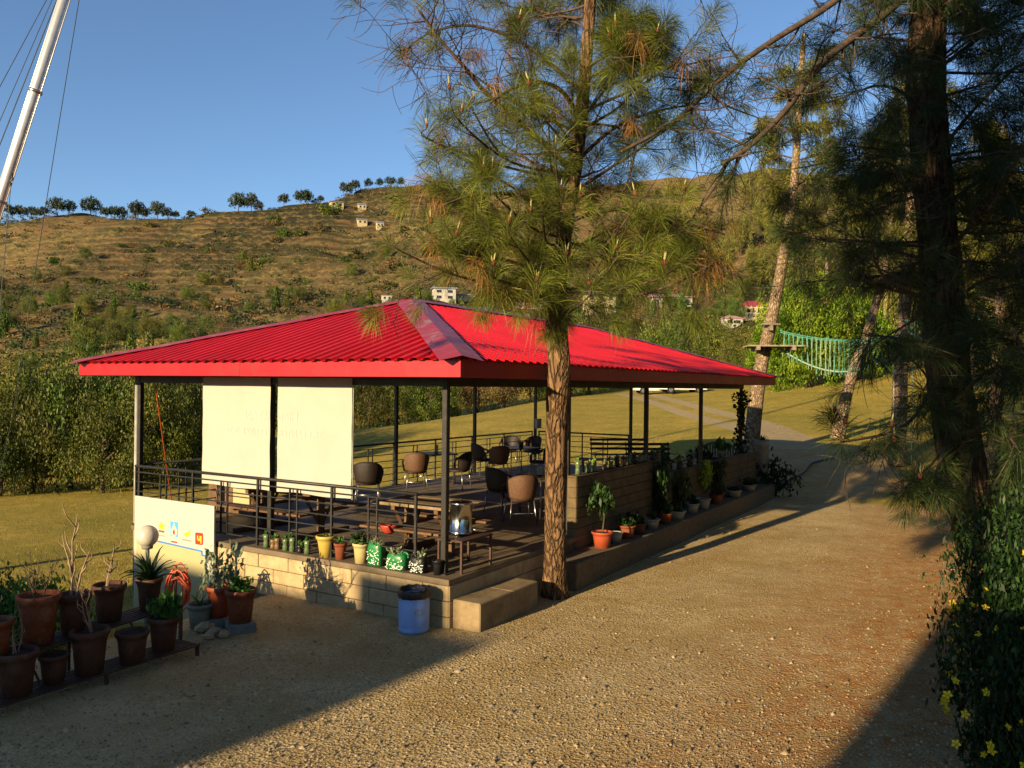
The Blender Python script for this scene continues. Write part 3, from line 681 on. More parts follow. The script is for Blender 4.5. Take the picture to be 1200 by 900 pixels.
railing('dark steel railing at the far end of the terrace behind the metal benches', (4*SU+.1, 3.3, 0), (4*SU+.1, 2*SV-.06, 0))
# banner seen from behind, two cloth panels with the print showing through faintly
def wave(b, z):
    return -.07+.006*math.sin(2.1*b+1.3*z+.4)+.004*math.sin(6.3*b-2.2*z+1)+.003*math.sin(11*z+2.4*b)
def cloth(b_lo, b_hi, z0, z1, seed):
    N, K = 40, 34; vs = []; r_ = random.Random(seed); ph = [r_.uniform(0, 6.28) for _ in range(6)]
    for i in range(N+1):
        for j in range(K+1):
            s, t = i/N, j/K; b = b_lo+(b_hi-b_lo)*s; z = z0+(z1-z0)*t
            wv = .012*math.exp(-((s-.04)**2+(t-.1)**2)/.01)*math.sin(40*t)*(seed == 1)
            vs.append((wave(b, z)+wv, b, z+.008*math.sin(9*s+ph[3])*(1-t)))
    fs = [(i*(K+1)+j, (i+1)*(K+1)+j, (i+1)*(K+1)+j+1, i*(K+1)+j+1) for i in range(N) for j in range(K)]
    return MB().add(vs, fs)
bn = thing('banner', 'white cloth banner in two panels hung behind the railing, seen from its back', 'banner', tuple(P0), PRZ)
bx = [b_at(p, -.07) for p in (412, 325, 316.5, 237)]
cloth(bx[0], bx[1], 1.43, 3.1, 1).build('banner_panel', MT['cloth'], bn, True); cloth(bx[2], bx[3], 1.42, 3.1, 2).build('banner_panel', MT['cloth'], bn, True)
for b in (bx[0], bx[3]): MB().tube([(-.045, b, 1.42), (-.045, b, 2.99)], .01, 6).build('batten', MT['pot_white'], bn)
def text_mesh(s, size):
    c = bpy.data.curves.new('t', 'FONT'); c.body = s; c.size = size; c.align_x = 'CENTER'; c.extrude = .0008; c.resolution_u = 3
    o = bpy.data.objects.new('t', c); col.objects.link(o); dg = bpy.context.evaluated_depsgraph_get(); dg.update()
    me = bpy.data.meshes.new_from_object(o.evaluated_get(dg)); bpy.data.objects.remove(o); return me
for s, size, z in (('HIMALAYAN', .2, 2.47), ('SKY LANTERN FESTIVAL 2022', .155, 2.24)):
    me = text_mesh(s, size); me.materials.clear(); me.materials.append(MT['cloth_print'])
    # print is read from inside; from the yard it shows reversed
    bm_ = (bx[0]+bx[3])/2+(.02 if s[0] == 'H' else 0)
    me.transform(Matrix(((0, 0, -1, 0), (1, 0, 0, bm_), (0, 1, 0, z), (0, 0, 0, 1))))
    for q in me.vertices: q.co.x = wave(q.co.y, q.co.z)-.0042+(q.co.x > 0)*.0008
    bmt = bmesh.new(); bmt.from_mesh(me); bmesh.ops.delete(bmt, geom=[f for f in bmt.faces if any(bx[1]-.01 < q.co.y < bx[2]+.01 for q in f.verts)], context='FACES'); bmt.to_mesh(me); bmt.free()
    o = obj('lettering', me, bn)
# sponsor board standing on the lawn at the end of the plinth
bb0, bb1 = b_at(252, -.33, 600), b_at(159, -.33, 590)
bd = thing('sponsor_board', 'white upright board with small sponsor logos and a blue stepped line', 'board', tuple(P0), PRZ)
MB().box(-.345, -.315, bb0, bb1, -1.0, 1.15, ch=.003).build('panel', MT['board'], bd)
bl = b_at(242, -.33, 640); xf = -.347
def flat(name, poly, mat, z_off=0.0, parent=bd):
    mb = MB(); n = len(poly); f_ = xf-z_off
    mb.add([(f_, b, z) for b, z in poly]+[(f_+.0015, b, z) for b, z in poly], [tuple(range(n)), tuple(range(2*n-1, n-1, -1))]); return mb.build(name, mat, parent)
def bz(px, py): b = b_at(px, -.35, py); p = W(-.35, b); return b, at(px, py, p.y).z
flat('lower_panel', [bz(160, 628), bz(236, 646.5), bz(236.5, 651), bz(241, 651.5), bz(241.5, 657), (bb0+.14, -.95), (bb1-.01, -.95)], MT['board_cream'])
for seg in (((184, 634), (236.5, 646)), ((236.5, 645.6), (236.8, 651)), ((236.8, 650.6), (241.2, 651.6)), ((241, 651.2), (241.6, 657))):
    (x0, y0), (x1, y1) = seg; w = 1.0
    if abs(x1-x0) > abs(y1-y0): flat('blue_line', [bz(x0, y0-w), bz(x1, y1-w), bz(x1, y1+w), bz(x0, y0+w)], MT['blue_line'], .001)
    else: flat('blue_line', [bz(x0-w, y0), bz(x0+w, y0), bz(x1+w, y1), bz(x1-w, y1)], MT['blue_line'], .001)
def logo(name, pts, mat, off=.001): return flat(name, [bz(x, y) for x, y in pts], MT[mat], off)
star = [(189+4.6*math.cos(t*math.pi/5+.3)*(1 if t % 2 else .5), 616.5+5*math.sin(t*math.pi/5+.3)*(1 if t % 2 else .5)) for t in range(10)]
logo('logo_sun', star, 'print_yellow'); logo('logo_band', [(186, 621), (192.5, 622.3), (192.5, 624.3), (186, 623)], 'print_red')
logo('logo_caption', [(186.5, 626.5), (193, 627.7), (193, 629), (186.5, 627.8)], 'print_grey')
logo('logo_tile', [(199.6, 610.6), (208.4, 612), (208.2, 629.5), (199.8, 628.5)], 'print_sky')
logo('logo_flame', [(204, 611.8), (205.2, 616), (207.4, 621), (207.4, 626), (205.4, 629), (202.4, 628.6), (200.6, 625.4), (200.8, 620.6), (202.8, 616)], 'board', .0025)
logo('logo_spark', [(204.1, 620), (205.2, 623.5), (204.4, 627), (203, 625.6), (202.8, 622.8)], 'print_red', .004)
logo('logo_caption', [(200.5, 633.6), (207.6, 634.8), (207.6, 636.6), (200.5, 635.3)], 'print_red')
logo('logo_wing', [(215, 626.6), (217.5, 624), (220.5, 623.6), (222.6, 620.5), (223, 624), (221.5, 627.5), (218.5, 629.4), (216.8, 628)], 'print_yellow')
logo('logo_caption', [(213.4, 631.2), (224, 633), (224, 635), (213.4, 633.2)], 'print_grey')
def rr(x0, y0, x1, y1, r_, sl=.14):
    out = []
    for cx, cy, t0 in ((x1-r_, y0+r_, -90), (x1-r_, y1-r_, 0), (x0+r_, y1-r_, 90), (x0+r_, y0+r_, 180)):
        for k in range(4): t = R(t0+k*30); out.append((cx+r_*math.cos(t), cy+r_*math.sin(t)+sl*(cx-x0)))
    return out
logo('logo_tile', rr(228.8, 623.6, 238, 637.6, 1.6), 'print_red')
logo('logo_mark', [(231, 627.4), (232.4, 627.6), (232.6, 631), (233.8, 631.4), (233.9, 627.9), (236.4, 628.3), (236.4, 637), (234.9, 636.7), (234.8, 634), (232.4, 633.8), (231, 632)], 'print_yellow', .0025)
MB().box(-.31, -.27, bb1-.12, bb1-.08, -1.1, 1.1).build('stake', MT['wood'], bd); MB().box(-.31, -.27, bb0+.25, bb0+.29, -1.1, 1.1).build('stake', MT['wood'], bd)
# ---------------------------------------------------------------- pots and plants
def a_at(px, b, y=540):
    k = ray(px, y)[0]; c0 = P0+VV*b; return (k*c0.y-c0.x)/(UU.x-k*UU.y)
def pot_mesh(mat, r, h, taper=.72, rim=.06, n=20):
    def f():
        ri = r*.9; p = [(r*taper*.6, 0), (r*taper, 0), (r*(taper*.35+.65)*.97, h*.7), (r*.96, h*(1-rim*2.4)), (r*1.04, h*(1-rim*2.2)), (r*1.06, h*.97), (r*1.02, h), (ri, h), (ri*.97, h*.86)]
        return MB().lathe(p, n=n).mesh('pot', MT[mat], True)
    return cached(('pot', mat, round(r, 3), round(h, 3), taper), f)
def soil_mesh(r):
    return cached(('soil', round(r, 3)), lambda: MB().lathe([(r*.87, -.02), (r*.87, 0), (r*.5, .012), (.001, .018)], n=14).mesh('soil', MT['soil'], True))
def potted(label, p, mat, r, h, plant=None, rz=0, group='potted plants', taper=.72, name='potted_plant', cat='potted plant'):
    t = thing(name, label, cat, tuple(p), rz, group); obj('pot', pot_mesh(mat, r, h, taper), t); obj('soil', soil_mesh(r*.97), t, (0, 0, h*.9))
    if plant is not None:
        for nm, me in plant: obj(nm, me, t, (0, 0, h*.9))
    return t
def pl_twigs(seed, h, n=3, leaf=0, mat='twig_pale', r0=.011):
    rd = random.Random(seed); mb = MB(); ends = []
    for i in range(n):
        a = rd.uniform(0, 6.28); d = Vector((math.cos(a)*rd.uniform(.05, .4), math.sin(a)*rd.uniform(.05, .4), 1)); hh = h*rd.uniform(.6, 1)
        P = [Vector((rd.uniform(-.04, .04), rd.uniform(-.04, .04), -.02))]
        for k in range(6): d = (d+Vector((rd.gauss(0, .12), rd.gauss(0, .12), .05))).normalized(); P.append(P[-1]+d*hh/6)
        mb.tube(P, [r0*(1-.1*k) for k in range(7)], 5)
        for k in (2, 3, 4, 5):
            if rd.random() < .85:
                a = rd.uniform(0, 6.28); e = P[k]+Vector((math.cos(a)*.6, math.sin(a)*.6, 1)).normalized()*hh*rd.uniform(.15, .38); mid = (P[k]+e)/2+Vector((math.cos(a), math.sin(a), 0))*.03
                mb.tube([P[k], mid, e], [r0*.6, r0*.5, r0*.25], 4); ends.append(e)
        ends.append(P[-1])
    out = [('stem', mb.mesh('stem', MT[mat]))]
    return out
def pl_leaves(seed, h, w, mat='leaf_pot', n=60, per=7, leaf=.05, shape='dome', stem=True, lift=0.):
    V, F, v = leaf_cloud(seed, n, per, leaf/w, shape, .2); V = V*np.array([w, w, h])+np.array([0, 0, lift])
    out = [('leaves', npmesh('leaves', V, F, MT[mat], v))]
    if stem:
        rd = random.Random(seed); mb = MB()
        for i in range(5): a = rd.uniform(0, 6.28); mb.tube([(0, 0, -.02), (math.cos(a)*w*.2, math.sin(a)*w*.2, lift+h*.35), (math.cos(a)*w*.5, math.sin(a)*w*.5, lift+h*.75)], [.008, .006, .003], 4)
        out.append(('stem', mb.mesh('stem', MT['twig'])))
    return out
def pl_straps(seed, L, n, mat='leaf_dark', wd=.022, up=1.0):
    rd = random.Random(seed); V = []; F = []; va = []
    for i in range(n):
        a = rd.uniform(0, 6.28); el = rd.uniform(.35, 1.25)*up; l = L*rd.uniform(.6, 1.1); w = wd*rd.uniform(.7, 1.2); p = Vector((0, 0, 0)); tone = rd.uniform(.1, .9); b0 = len(V)
        for k in range(7):
            t = k/6; e = el-1.5*t*t*rd.uniform(.7, 1.1)*(1.3-el*.6); d = Vector((math.cos(a)*math.cos(e), math.sin(a)*math.cos(e), math.sin(e)))
            s = Vector((-math.sin(a), math.cos(a), 0))*w*(1-t**2.5)*(.6+1.2*t*(1-t)*1.6)
            V += [tuple(p-s), tuple(p+Vector((0, 0, -w*.35))), tuple(p+s)]; va += [tone]*3; p = p+d*l/6
        for k in range(6):
            for j in (0, 1): q = b0+k*3+j; F.append((q, q+1, q+4, q+3))
    return [('leaves', npmesh('leaves', np.array(V), np.array(F), MT[mat], va))]
def pl_paddles(seed, h):
    rd = random.Random(seed); mb = MB()
    def pad(c, s, a):
        m = Matrix.Translation(c) @ Matrix.Rotation(a, 4, 'Z'); vs = []
        for i in range(5):
            t = i/4; rr_ = s*math.sin(math.pi*(.12+.8*t)); 
            for k in range(8): u = 6.283*k/8; vs.append(m @ Vector((rr_*math.cos(u)*.6, rr_*.22*math.sin(u), s*1.5*t)))
        mb.add(vs, [(i*8+k, i*8+(k+1) % 8, (i+1)*8+(k+1) % 8, (i+1)*8+k) for i in range(4) for k in range(8)]+[tuple(range(7, -1, -1)), tuple(range(32, 40))])
    z = 0
    for i in range(3):
        pad(Vector((rd.uniform(-.02, .02), 0, z)), h*.24, rd.uniform(-.6, .6)); z += h*.3
    for i in range(4): pad(Vector((rd.choice((-1, 1))*h*rd.uniform(.14, .26), rd.uniform(-.03, .03), h*rd.uniform(.3, .75))), h*.16, rd.uniform(-.7, .7))
    return [('paddles', mb.mesh('paddles', MT['green_dull'], True))]
MT['green_dull'] = M('cactus_skin', '3f5a30', '2c4322', 9, .6, .1)
# ---- two-tier plant stand by the yard edge
ZF, ZB = .12, .47
fr = [(20, 812, 46, 50, 'terracotta_dark', 'wide brown clay pot with thin leaning twigs on the front tier'), (63, 798, 33, 32, 'terracotta_dark', 'small empty brown pot on the front tier of the plant stand'),
      (105, 787, 44, 50, 'terracotta_dark', 'deep brown clay pot with grey leaning stems on the front tier'), (155, 775, 38, 36, 'terracotta_dark', 'flared brown pot of bare soil on the front tier'),
      (192, 760, 36, 38, 'terracotta_dark', 'brown pot with leafy stems in front of the orange hose')]
bk = [(-6, 770, 40, 44, 'terracotta', 'clay pot at the outer end of the back tier'), (45, 752, 47, 56, 'terracotta', 'sunlit terracotta pot with bare thorny twigs on the back tier'), (87, 741, 38, 46, 'terracotta_dark', 'dark clay pot with tall pale branching stems'),
      (128, 726, 38, 42, 'terracotta_dark', 'dark clay pot with a short forked stem beside the strap-leaved plant'), (175, 713, 30, 36, 'terracotta_dark', 'brown pot overflowing with dark strap leaves below the globe lamp')]
fp = [onz(x, y, ZF) for x, y, *_ in fr]; bp_ = [onz(x, y, ZB) for x, y, *_ in bk]
plants_f = [pl_twigs(21, .45, 3, r0=.008), None, pl_twigs(22, .5, 3, r0=.008), None, pl_leaves(23, .26, .17, n=22, per=6, leaf=.055)]
plants_b = [pl_twigs(31, .3, 2), pl_twigs(32, .55, 7, r0=.006, mat='twig'), pl_twigs(33, .95, 3, r0=.013), pl_twigs(34, .5, 2, r0=.013), pl_straps(35, .42, 46)]
for q, rows, pls in ((fp, fr, plants_f), (bp_, bk, plants_b)):
    for p, (x, y, w, h, mat, lab), plv in zip(q, rows, pls): potted(lab, p, mat, w*p.y/F_PX/2/1.05, h*p.y/F_PX, plv, rnd.uniform(0, 6), 'pots on the plant stand')
def line(pts): a, b = pts[0], pts[-1]; d = (b-a); d.z = 0; d.normalize(); return a-d*.3, b+d*.32, d
st = thing('plant_stand', 'dark two-tier metal plant stand carrying clay pots', 'plant stand', (0, 0, 0))
f0, f1, fd = line(fp[:4]+[fp[4]]); b0_, b1_, bdr = line(bp_)
for (p, q, d, z) in ((f0, f1, fd, ZF), (b0_, b1_, bdr, ZB)):
    nrm = Vector((-d.y, d.x, 0)); L = (q-p).length; ang = math.atan2(d.y, d.x)
    for k in range(7):
        o = p+nrm*(-.17+.34*k/6); m = Matrix.Translation((o.x, o.y, 0)) @ Matrix.Rotation(ang, 4, 'Z')
        MB().box(0, L, -.014, .014, z-.022, z-.004, 0, m).build('slat', MT['rust'], st)
    for t in (0.01, .5, .99):
        for s in (-.17, .17):
            o = p+(q-p)*t+nrm*s; g = H(o.x, o.y); m = Matrix.Translation((o.x, o.y, 0)) @ Matrix.Rotation(ang, 4, 'Z')
            MB().box(-.016, .016, -.016, .016, g-.04, z-.024, 0, m).build('leg', MT['rust'], st)
for t in (.25, .75):
    p = f0+(f1-f0)*t; q = b0_+(b1_-b0_)*t; MB().tube([(p.x, p.y, ZF-.03), (q.x, q.y, ZB-.03)], .012, 5).build('tie_bar', MT['rust'], st)
# ---- pots on blocks between stand and plinth
def ground_pot(lab, x, y, w, h, mat, plv, z=None, block=False, grp='pots standing on the ground'):
    p = onz(x, y, 0 if z is None else z); g = H(p.x, p.y) if z is None else z
    p = onz(x, y, g); potted(lab, p, mat, w*p.y/F_PX/2/1.05, h*p.y/F_PX, plv, rnd.uniform(0, 6), grp); return p
p = ground_pot('orange plastic pot with a willowy grey-green shrub beside the plinth', 257, 722, 30, 36, 'pot_orange', pl_leaves(41, .48, .22, 'leaf_grey', 46, 5, .035), .12)
MB_ = lambda p, l, w, h, rz, lab: tag(MB().box(-l/2, l/2, -w/2, w/2, -.03, h, ch=.01).build('concrete_block', MT['pot_grey'], None, False, (p.x, p.y, H(p.x, p.y)), rz), lab, 'block', 'blocks under the pots')
MB_(p, .36, .3, .12, .5, 'grey concrete block under the orange pot')
p = ground_pot('brown terracotta pot with a low green plant on a grey block', 282, 728, 36, 38, 'terracotta', pl_leaves(42, .16, .13, 'leaf_pot', 20, 6, .05), .11)
MB_(p, .34, .28, .11, .45, 'grey concrete block under the brown pot with the low plant')
ground_pot('grey pot with a spiky little plant between the board and the orange pot', 234, 735, 30, 28, 'pot_grey', pl_straps(43, .22, 16, 'leaf_pot', .016), .02)
# pile of rubble at the yard edge
for i, (x, y, s) in enumerate(((240, 738, .1), (250, 742, .08), (262, 744, .07), (244, 746, .06), (228, 752, .07))):
    q = onz(x, y, .03); mb = MB(); rd = random.Random(i); vs = []
    for k in range(4):
        for j in range(7): t = 6.28*j/7+.4*k; rr_ = s*math.sin(.5+k*.75)*rd.uniform(.75, 1.2); vs.append((rr_*math.cos(t)*1.3, rr_*math.sin(t), s*(.42*k-.25)*rd.uniform(.9, 1.1)))
    mb.add(vs, [(k*7+j, k*7+(j+1) % 7, (k+1)*7+(j+1) % 7, (k+1)*7+j) for k in range(3) for j in range(7)]+[tuple(range(6, -1, -1)), tuple(range(21, 28))])
    tag(mb.build('rubble_stone', MT['stone'], None, False, (q.x, q.y, H(q.x, q.y)+s*.2), i), 'rough stone in the small rubble heap beside the grey pot', 'stone', 'rubble heap')
# globe lamp on a post
g = at(173, 628, 10.9); lp = thing('globe_lamp', 'white glass globe lamp on a short grey post in front of the board', 'lamp', (g.x, g.y, H(g.x, g.y)))
dz = g.z-H(g.x, g.y); MB().lathe([(.145*math.sin(math.pi*k/14)+(.001 if k in (0, 14) else 0), dz-.145*math.cos(math.pi*k/14)) for k in range(15)], n=24).build('globe', MT['globe'], lp, True)
MB().tube([(0, 0, -.05), (0, 0, dz-.15)], .03, 10).build('lamp_post', MT['pot_grey'], lp, True); MB().lathe([(.07, dz-.17), (.075, dz-.13), (.05, dz-.12)], n=16).build('collar', MT['pot_grey'], lp, True)
# orange hose coiled over the plants
mb = MB(); hp = at(206, 690, 10.6); pts = []; rh = random.Random(15); cx = cz = 0; ra, rb2 = .15, .24
for lp_ in range(11):
    nx, nz, na, nb = rh.uniform(-.06, .06), rh.uniform(-.08, .06), rh.uniform(.09, .17), rh.uniform(.16, .28)
    for k in range(14):
        t = k/14; c_ = cx+(nx-cx)*t; d_ = cz+(nz-cz)*t; u = 6.283*t+1.57
        pts.append(Vector((hp.x+c_+(ra+(na-ra)*t)*math.cos(u), hp.y-.05+.012*lp_+.05*math.sin(u*.5+lp_), hp.z+d_+(rb2+(nb-rb2)*t)*math.sin(u))))
    cx, cz, ra, rb2 = nx, nz, na, nb
mb.tube(pts, .012, 6)
tag(mb.build('garden_hose', MT['hose'], None, True), 'coil of orange garden hose hung beside the strap-leaved pot', 'hose')
q = hp; tag(MB().tube([(q.x, q.y-.0, H(q.x, q.y)-.05), (q.x, q.y, hp.z+.3)], .018, 6).tube([(q.x-.16, q.y, hp.z+.27), (q.x+.16, q.y, hp.z+.27)], .014, 6).build('hose_stake', MT['wood'], None), 'wooden stake with a crossbar holding the orange hose', 'stake')
# ---- blue drum with liner
dp = onz(485, 739, 0); dr = thing('blue_drum', 'blue plastic drum used as a bin with a black liner', 'bin', tuple(dp))
prof = [(.165, 0), (.185, .015), (.188, .05), (.182, .06), (.19, .09), (.192, .36), (.186, .38), (.19, .4), (.19, .44), (.182, .455)]
MB().lathe(prof, n=32).build('drum', MT['drum_blue'], dr, True)
mb = MB(); rd = random.Random(8); n = 40; vs = []
for i, (r_, z) in enumerate(((.192, .42), (.2, .45), (.202, .505), (.193, .525), (.178, .515), (.165, .45), (.14, .33), (.02, .3))):
    for k in range(n): t = 6.283*k/n; vs.append(((r_+.006*math.sin(k*2.3+i))*math.cos(t), (r_+.006*math.sin(k*1.7+i))*math.sin(t), z+.005*math.sin(k*1.9+i*.7)))
mb.add(vs, [(i*n+k, i*n+(k+1) % n, (i+1)*n+(k+1) % n, (i+1)*n+k) for i in range(7) for k in range(n)]).build('liner', MT['liner'], dr, True)
MB().tube([Vector((.045*math.cos(t), 0, .3+.032*math.sin(t))) for t in [6.283*k/12 for k in range(13)]], .007, 5).build('recycling_mark', MT['pot_white'], dr, True, (.07, -.187, -.02), .35)
# ---- things along the plinth edge (standing on the terrace at z = ZT)
def edge_pos(px, a=-.15, y=655): b = b_at(px, a, y); p = W(a, b, ZT); return p
def bottle_planter(p, lab, mat, h, leafmat, seed, grp):
    t = thing('bottle_planter', lab, 'planter', tuple(p), seed, grp)
    obj('bottle', cached(('bot', mat, h), lambda: MB().lathe([(.03, 0), (.042, .01), (.042, h*.35), (.034, h*.5), (.044, h*.7), (.046, h), (.041, h), (.04, h*.8)], n=12).mesh('bottle', MT[mat], True)), t)
    o = obj('leaves', cached(('botl', leafmat, seed % 3), lambda: pl_leaves(seed % 3+70, .075, .045, leafmat, 9, 4, .022, stem=False)[0][1]), t, (0, 0, h*.85))
    return t
for i, (px, mat, h) in enumerate(((312, 'bottle', .2), (320, 'bottle_brown', .14), (325, 'bottle_brown', .17), (334.5, 'bottle', .18), (342.5, 'bottle', .21), (351.5, 'black_plastic', .12), (360, 'bottle', .2))):
    bottle_planter(edge_pos(px), ('cut green bottle planter on the plinth edge below the banner' if mat == 'bottle' else 'brown cut bottle planter among the green ones on the plinth edge' if mat == 'bottle_brown' else 'black cup planter among the green bottles on the plinth edge'), mat, h, 'leaf_pot', i, 'bottle planters on the plinth edge')
def epot(lab, px, w, h, mat, plv, taper=.72, a=-.12, z=0):
    p = edge_pos(px, a); p.z += z; return potted(lab, p, mat, w*p.y/F_PX/2/1.05, h*p.y/F_PX, plv, rnd.uniform(0, 6), 'pots on the plinth edge', taper)
epot('wide yellow flared pot on the plinth edge', 382, 24, 25, 'pot_yellow', pl_leaves(51, .06, .08, 'leaf_olive', 8, 4, .03), .62)
epot('small brown clay pot between the yellow and cream pots', 399, 16, 19, 'terracotta', pl_leaves(52, .08, .06, 'leaf_pot', 8, 5, .03))
epot('cream pot with a low bushy plant on the plinth edge', 423.5, 21, 23, 'pot_cream', pl_leaves(53, .16, .13, 'leaf_dark', 26, 7, .03))
epot('small black pot beside the near corner post', 513, 13, 17, 'black_plastic', None, a=-.1)
def can_planter(lab, px, wide, h, mat, handle, seed, dab=True):
    p = edge_pos(px, -.13, 665); s = p.y/F_PX; w = wide*s; hh = h*s; t = thing('can_planter', lab, 'planter', tuple(p), PRZ-math.pi/2+.1, 'cut can planters on the plinth edge')
    mb = MB(); n = 24; vs = []; prof = ((.8, 0), (1, .05), (1, .7), (.93, .86), (.8, 1.0), (.72, 1.0), (.75, .8))
    for r_, z in prof:
        for k in range(n):
            u = 6.283*k/n; cx = math.copysign(abs(math.cos(u))**.6, math.cos(u)); sy = math.copysign(abs(math.sin(u))**.6, math.sin(u)); vs.append((cx*r_*w/2, sy*r_*w*.36, z*hh))
    mb.add(vs, [(i*n+k, i*n+(k+1) % n, (i+1)*n+(k+1) % n, (i+1)*n+k) for i in range(len(prof)-1) for k in range(n)]+[tuple(range(n))[::-1]]); mb.build('body', MT[mat], t, True)
    sg = handle; hx = sg*w*.34
    MB().tube([Vector((hx+w*.17*math.cos(u), -.0, hh*(.86+.2*math.sin(u)))) for u in [6.283*k/14 for k in range(15)]], w*.05, 6).build('handle', MT[mat], t, True)
    rd = random.Random(seed); mb = MB()
    for k in range(46):
        x = rd.uniform(-.44, .44)*w; z = rd.uniform(.08, .7)*hh; l = rd.uniform(.006, .016); a = rd.uniform(-1, 1); y = -w*.362
        d = Vector((math.cos(a), 0, math.sin(a)))*l; e = Vector((-math.sin(a), 0, math.cos(a)))*.0035; c = Vector((x, y, z))
        mb.add([c-d-e, c+d-e, c+d+e, c-d+e, c-d-e+Vector((0, .02, 0)), c+d-e+Vector((0, .02, 0)), c+d+e+Vector((0, .02, 0)), c-d+e+Vector((0, .02, 0))], [(0, 1, 2, 3), (0, 4, 5, 1), (2, 6, 7, 3)])
    mb.build('painted_dabs', MT['white_dab'], t)
    obj('leaves', pl_leaves(seed, .1, w*.32, 'leaf_grey', 16, 5, .03, stem=False)[0][1], t, (-sg*w*.08, 0, hh*.85)); return t
can_planter('tall green can planter with white flower dabs and a side handle', 441, 20, 27, 'green_can', -1, 61)
can_planter('wide green can planter with white flower dabs and a ring handle', 467, 27, 19, 'green_can', 1, 62)
can_planter('black can planter with white zigzag dabs', 491, 21, 19, 'black_plastic', -1, 63)
bp2 = at(456, 620, W(.3, .95).y); wl_ = thing('hanging_bowl', 'red bowl planter hung on the railing by the picnic table', 'planter', tuple(bp2))
MB().lathe([(.05, 0), (.09, .03), (.125, .1), (.132, .125), (.118, .125), (.1, .06)], n=20).build('bowl', MT['pot_red'], wl_, True, (0, 0, -.06))
for k in range(3): a = k*2.09; MB().tube([(.125*math.cos(a), .125*math.sin(a), .06), (0, 0, .36)], .003, 4).build('cord', MT['steel'], wl_)
# ---- picnic tables
def picnic(lab, p, rz, L=1.9, top=.73, wmat='wood', grp='rustic picnic tables'):
    t = thing('picnic_table', lab, 'table', tuple(p), rz, grp); rd = random.Random(int(L*100))
    for k in range(5): y = -.36+k*.18; MB().box(-L/2+rd.uniform(-.03, .03), L/2+rd.uniform(-.03, .03), y-.086, y+.086, top-.04, top+rd.uniform(-.004, .004), ch=.005).build('top_plank', MT[wmat], t)
    for sx in (-L/2+.3, L/2-.3):
        MB().box(sx-.045, sx+.045, -.05, .05, .04, top-.1, ch=.006).build('leg', MT['wood'], t)
        MB().box(sx-.035, sx+.035, -.38, .38, top-.11, top-.042, ch=.005).build('cross_bar', MT['wood'], t); MB().box(sx-.04, sx+.04, -.62, .62, 0, .07, ch=.006).build('foot', MT['wood'], t)
        MB().box(sx-.03, sx+.03, -.62, .62, .36, .41, ch=.004).build('seat_bearer', MT['wood'], t)
        for s in (-1, 1): MB().tube([(sx, s*.05, .2), (sx, s*.33, top-.1)], .03, 4).build('brace', MT['wood'], t)
    for s in (-1, 1):
        for k in (0, 1): y = s*(.52+k*.15); MB().box(-L/2, L/2, y-.07, y+.07, .412, .445, ch=.005).build('seat_plank', MT['wood'], t)
    return t
picnic('brown wooden picnic table right behind the white banner', W(.98, b_at(338, .9, 590), ZT), PRZ+math.pi/2, 1.9, .72)
picnic('pale slatted picnic table with a brown seat beside the near corner post', W(.92, .95, ZT), PRZ+math.pi/2+.03, 1.35, .74, 'wood_pale')
# cabinet with a cream door behind the railing
cb = thing('cabinet', 'low dark wooden cabinet with one cream panel behind the railing', 'cabinet', tuple(W(1.85, b_at(275, 1.7, 600), ZT)), PRZ-math.pi/2)
MB().box(-.62, .62, -.25, .25, 0, .78, ch=.008).build('carcass', MT['wood'], cb); MB().box(.1, .56, -.272, -.252, .1, .7, ch=.004).build('door', MT['board_cream'], cb); MB().box(-.66, .66, -.29, .28, .782, .81, ch=.004).build('top', MT['wood'], cb)
# ---- wicker chairs and tables
def chair_parts(back):
    def f():
        parts = []; mb = MB(); N, K = 18, 7; vs = []
        for th_ in (0, .022):
            for i in range(N+1):
                u = -1+2*i/N; ang = u*1.12
                for j in range(K+1):
                    t = j/K; top = .88-.13*abs(u)**2.4; lo = .43+.06*abs(u)**3; z = lo+(top-lo)*t; r_ = .25+.05*t+.025*math.sin(math.pi*t)*(1-u*u)+th_
                    vs.append((math.sin(ang)*r_*1.02, -math.cos(ang)*r_-.02+.02*abs(u), z))
        m = (N+1)*(K+1); fs = []
        for i in range(N):
            for j in range(K):
                a, b, c, d = i*(K+1)+j, (i+1)*(K+1)+j, (i+1)*(K+1)+j+1, i*(K+1)+j+1; fs += [(a, b, c, d), (m+d, m+c, m+b, m+a)]
            fs += [(i*(K+1)+K, (i+1)*(K+1)+K, m+(i+1)*(K+1)+K, m+i*(K+1)+K), (i*(K+1), m+i*(K+1), m+(i+1)*(K+1), (i+1)*(K+1))]
        for i in (0, N):
            for j in range(K): a = i*(K+1)+j; q = (a, a+1, m+a+1, m+a); fs.append(q if i else q[::-1])
        mb.add(vs, fs); parts.append(('backrest', mb.mesh('backrest', MT[back], True)))
        parts.append(('seat', MB().lathe([(.22, .39), (.25, .4), (.255, .43), (.24, .455), (.001, .46)], n=20, sy=.98).mesh('seat', MT['wicker_dark'], True)))
        for sx in (-1, 1):
            for sy in (-1, 1): parts.append(('leg', MB().tube([(sx*.2, sy*.19-.01, .42), (sx*.245, sy*.245, 0)], .0125, 7).mesh('leg', MT['alu'], True)))
        for sx in (-1, 1): parts.append(('arm', MB().tube([(sx*.235, .2, .42), (sx*.275, .215, .58), (sx*.285, .15, .655), (sx*.285, .0, .675), (sx*.27, -.12, .74)], .022, 6).mesh('arm', MT['wicker_dark'], True)))
        parts.append(('stretcher', MB().tube([(-.222, -.21, .2), (.222, -.21, .2)], .009, 6).mesh('stretcher', MT['alu'], True)))
        return parts
    return cached(('chair', back), f)
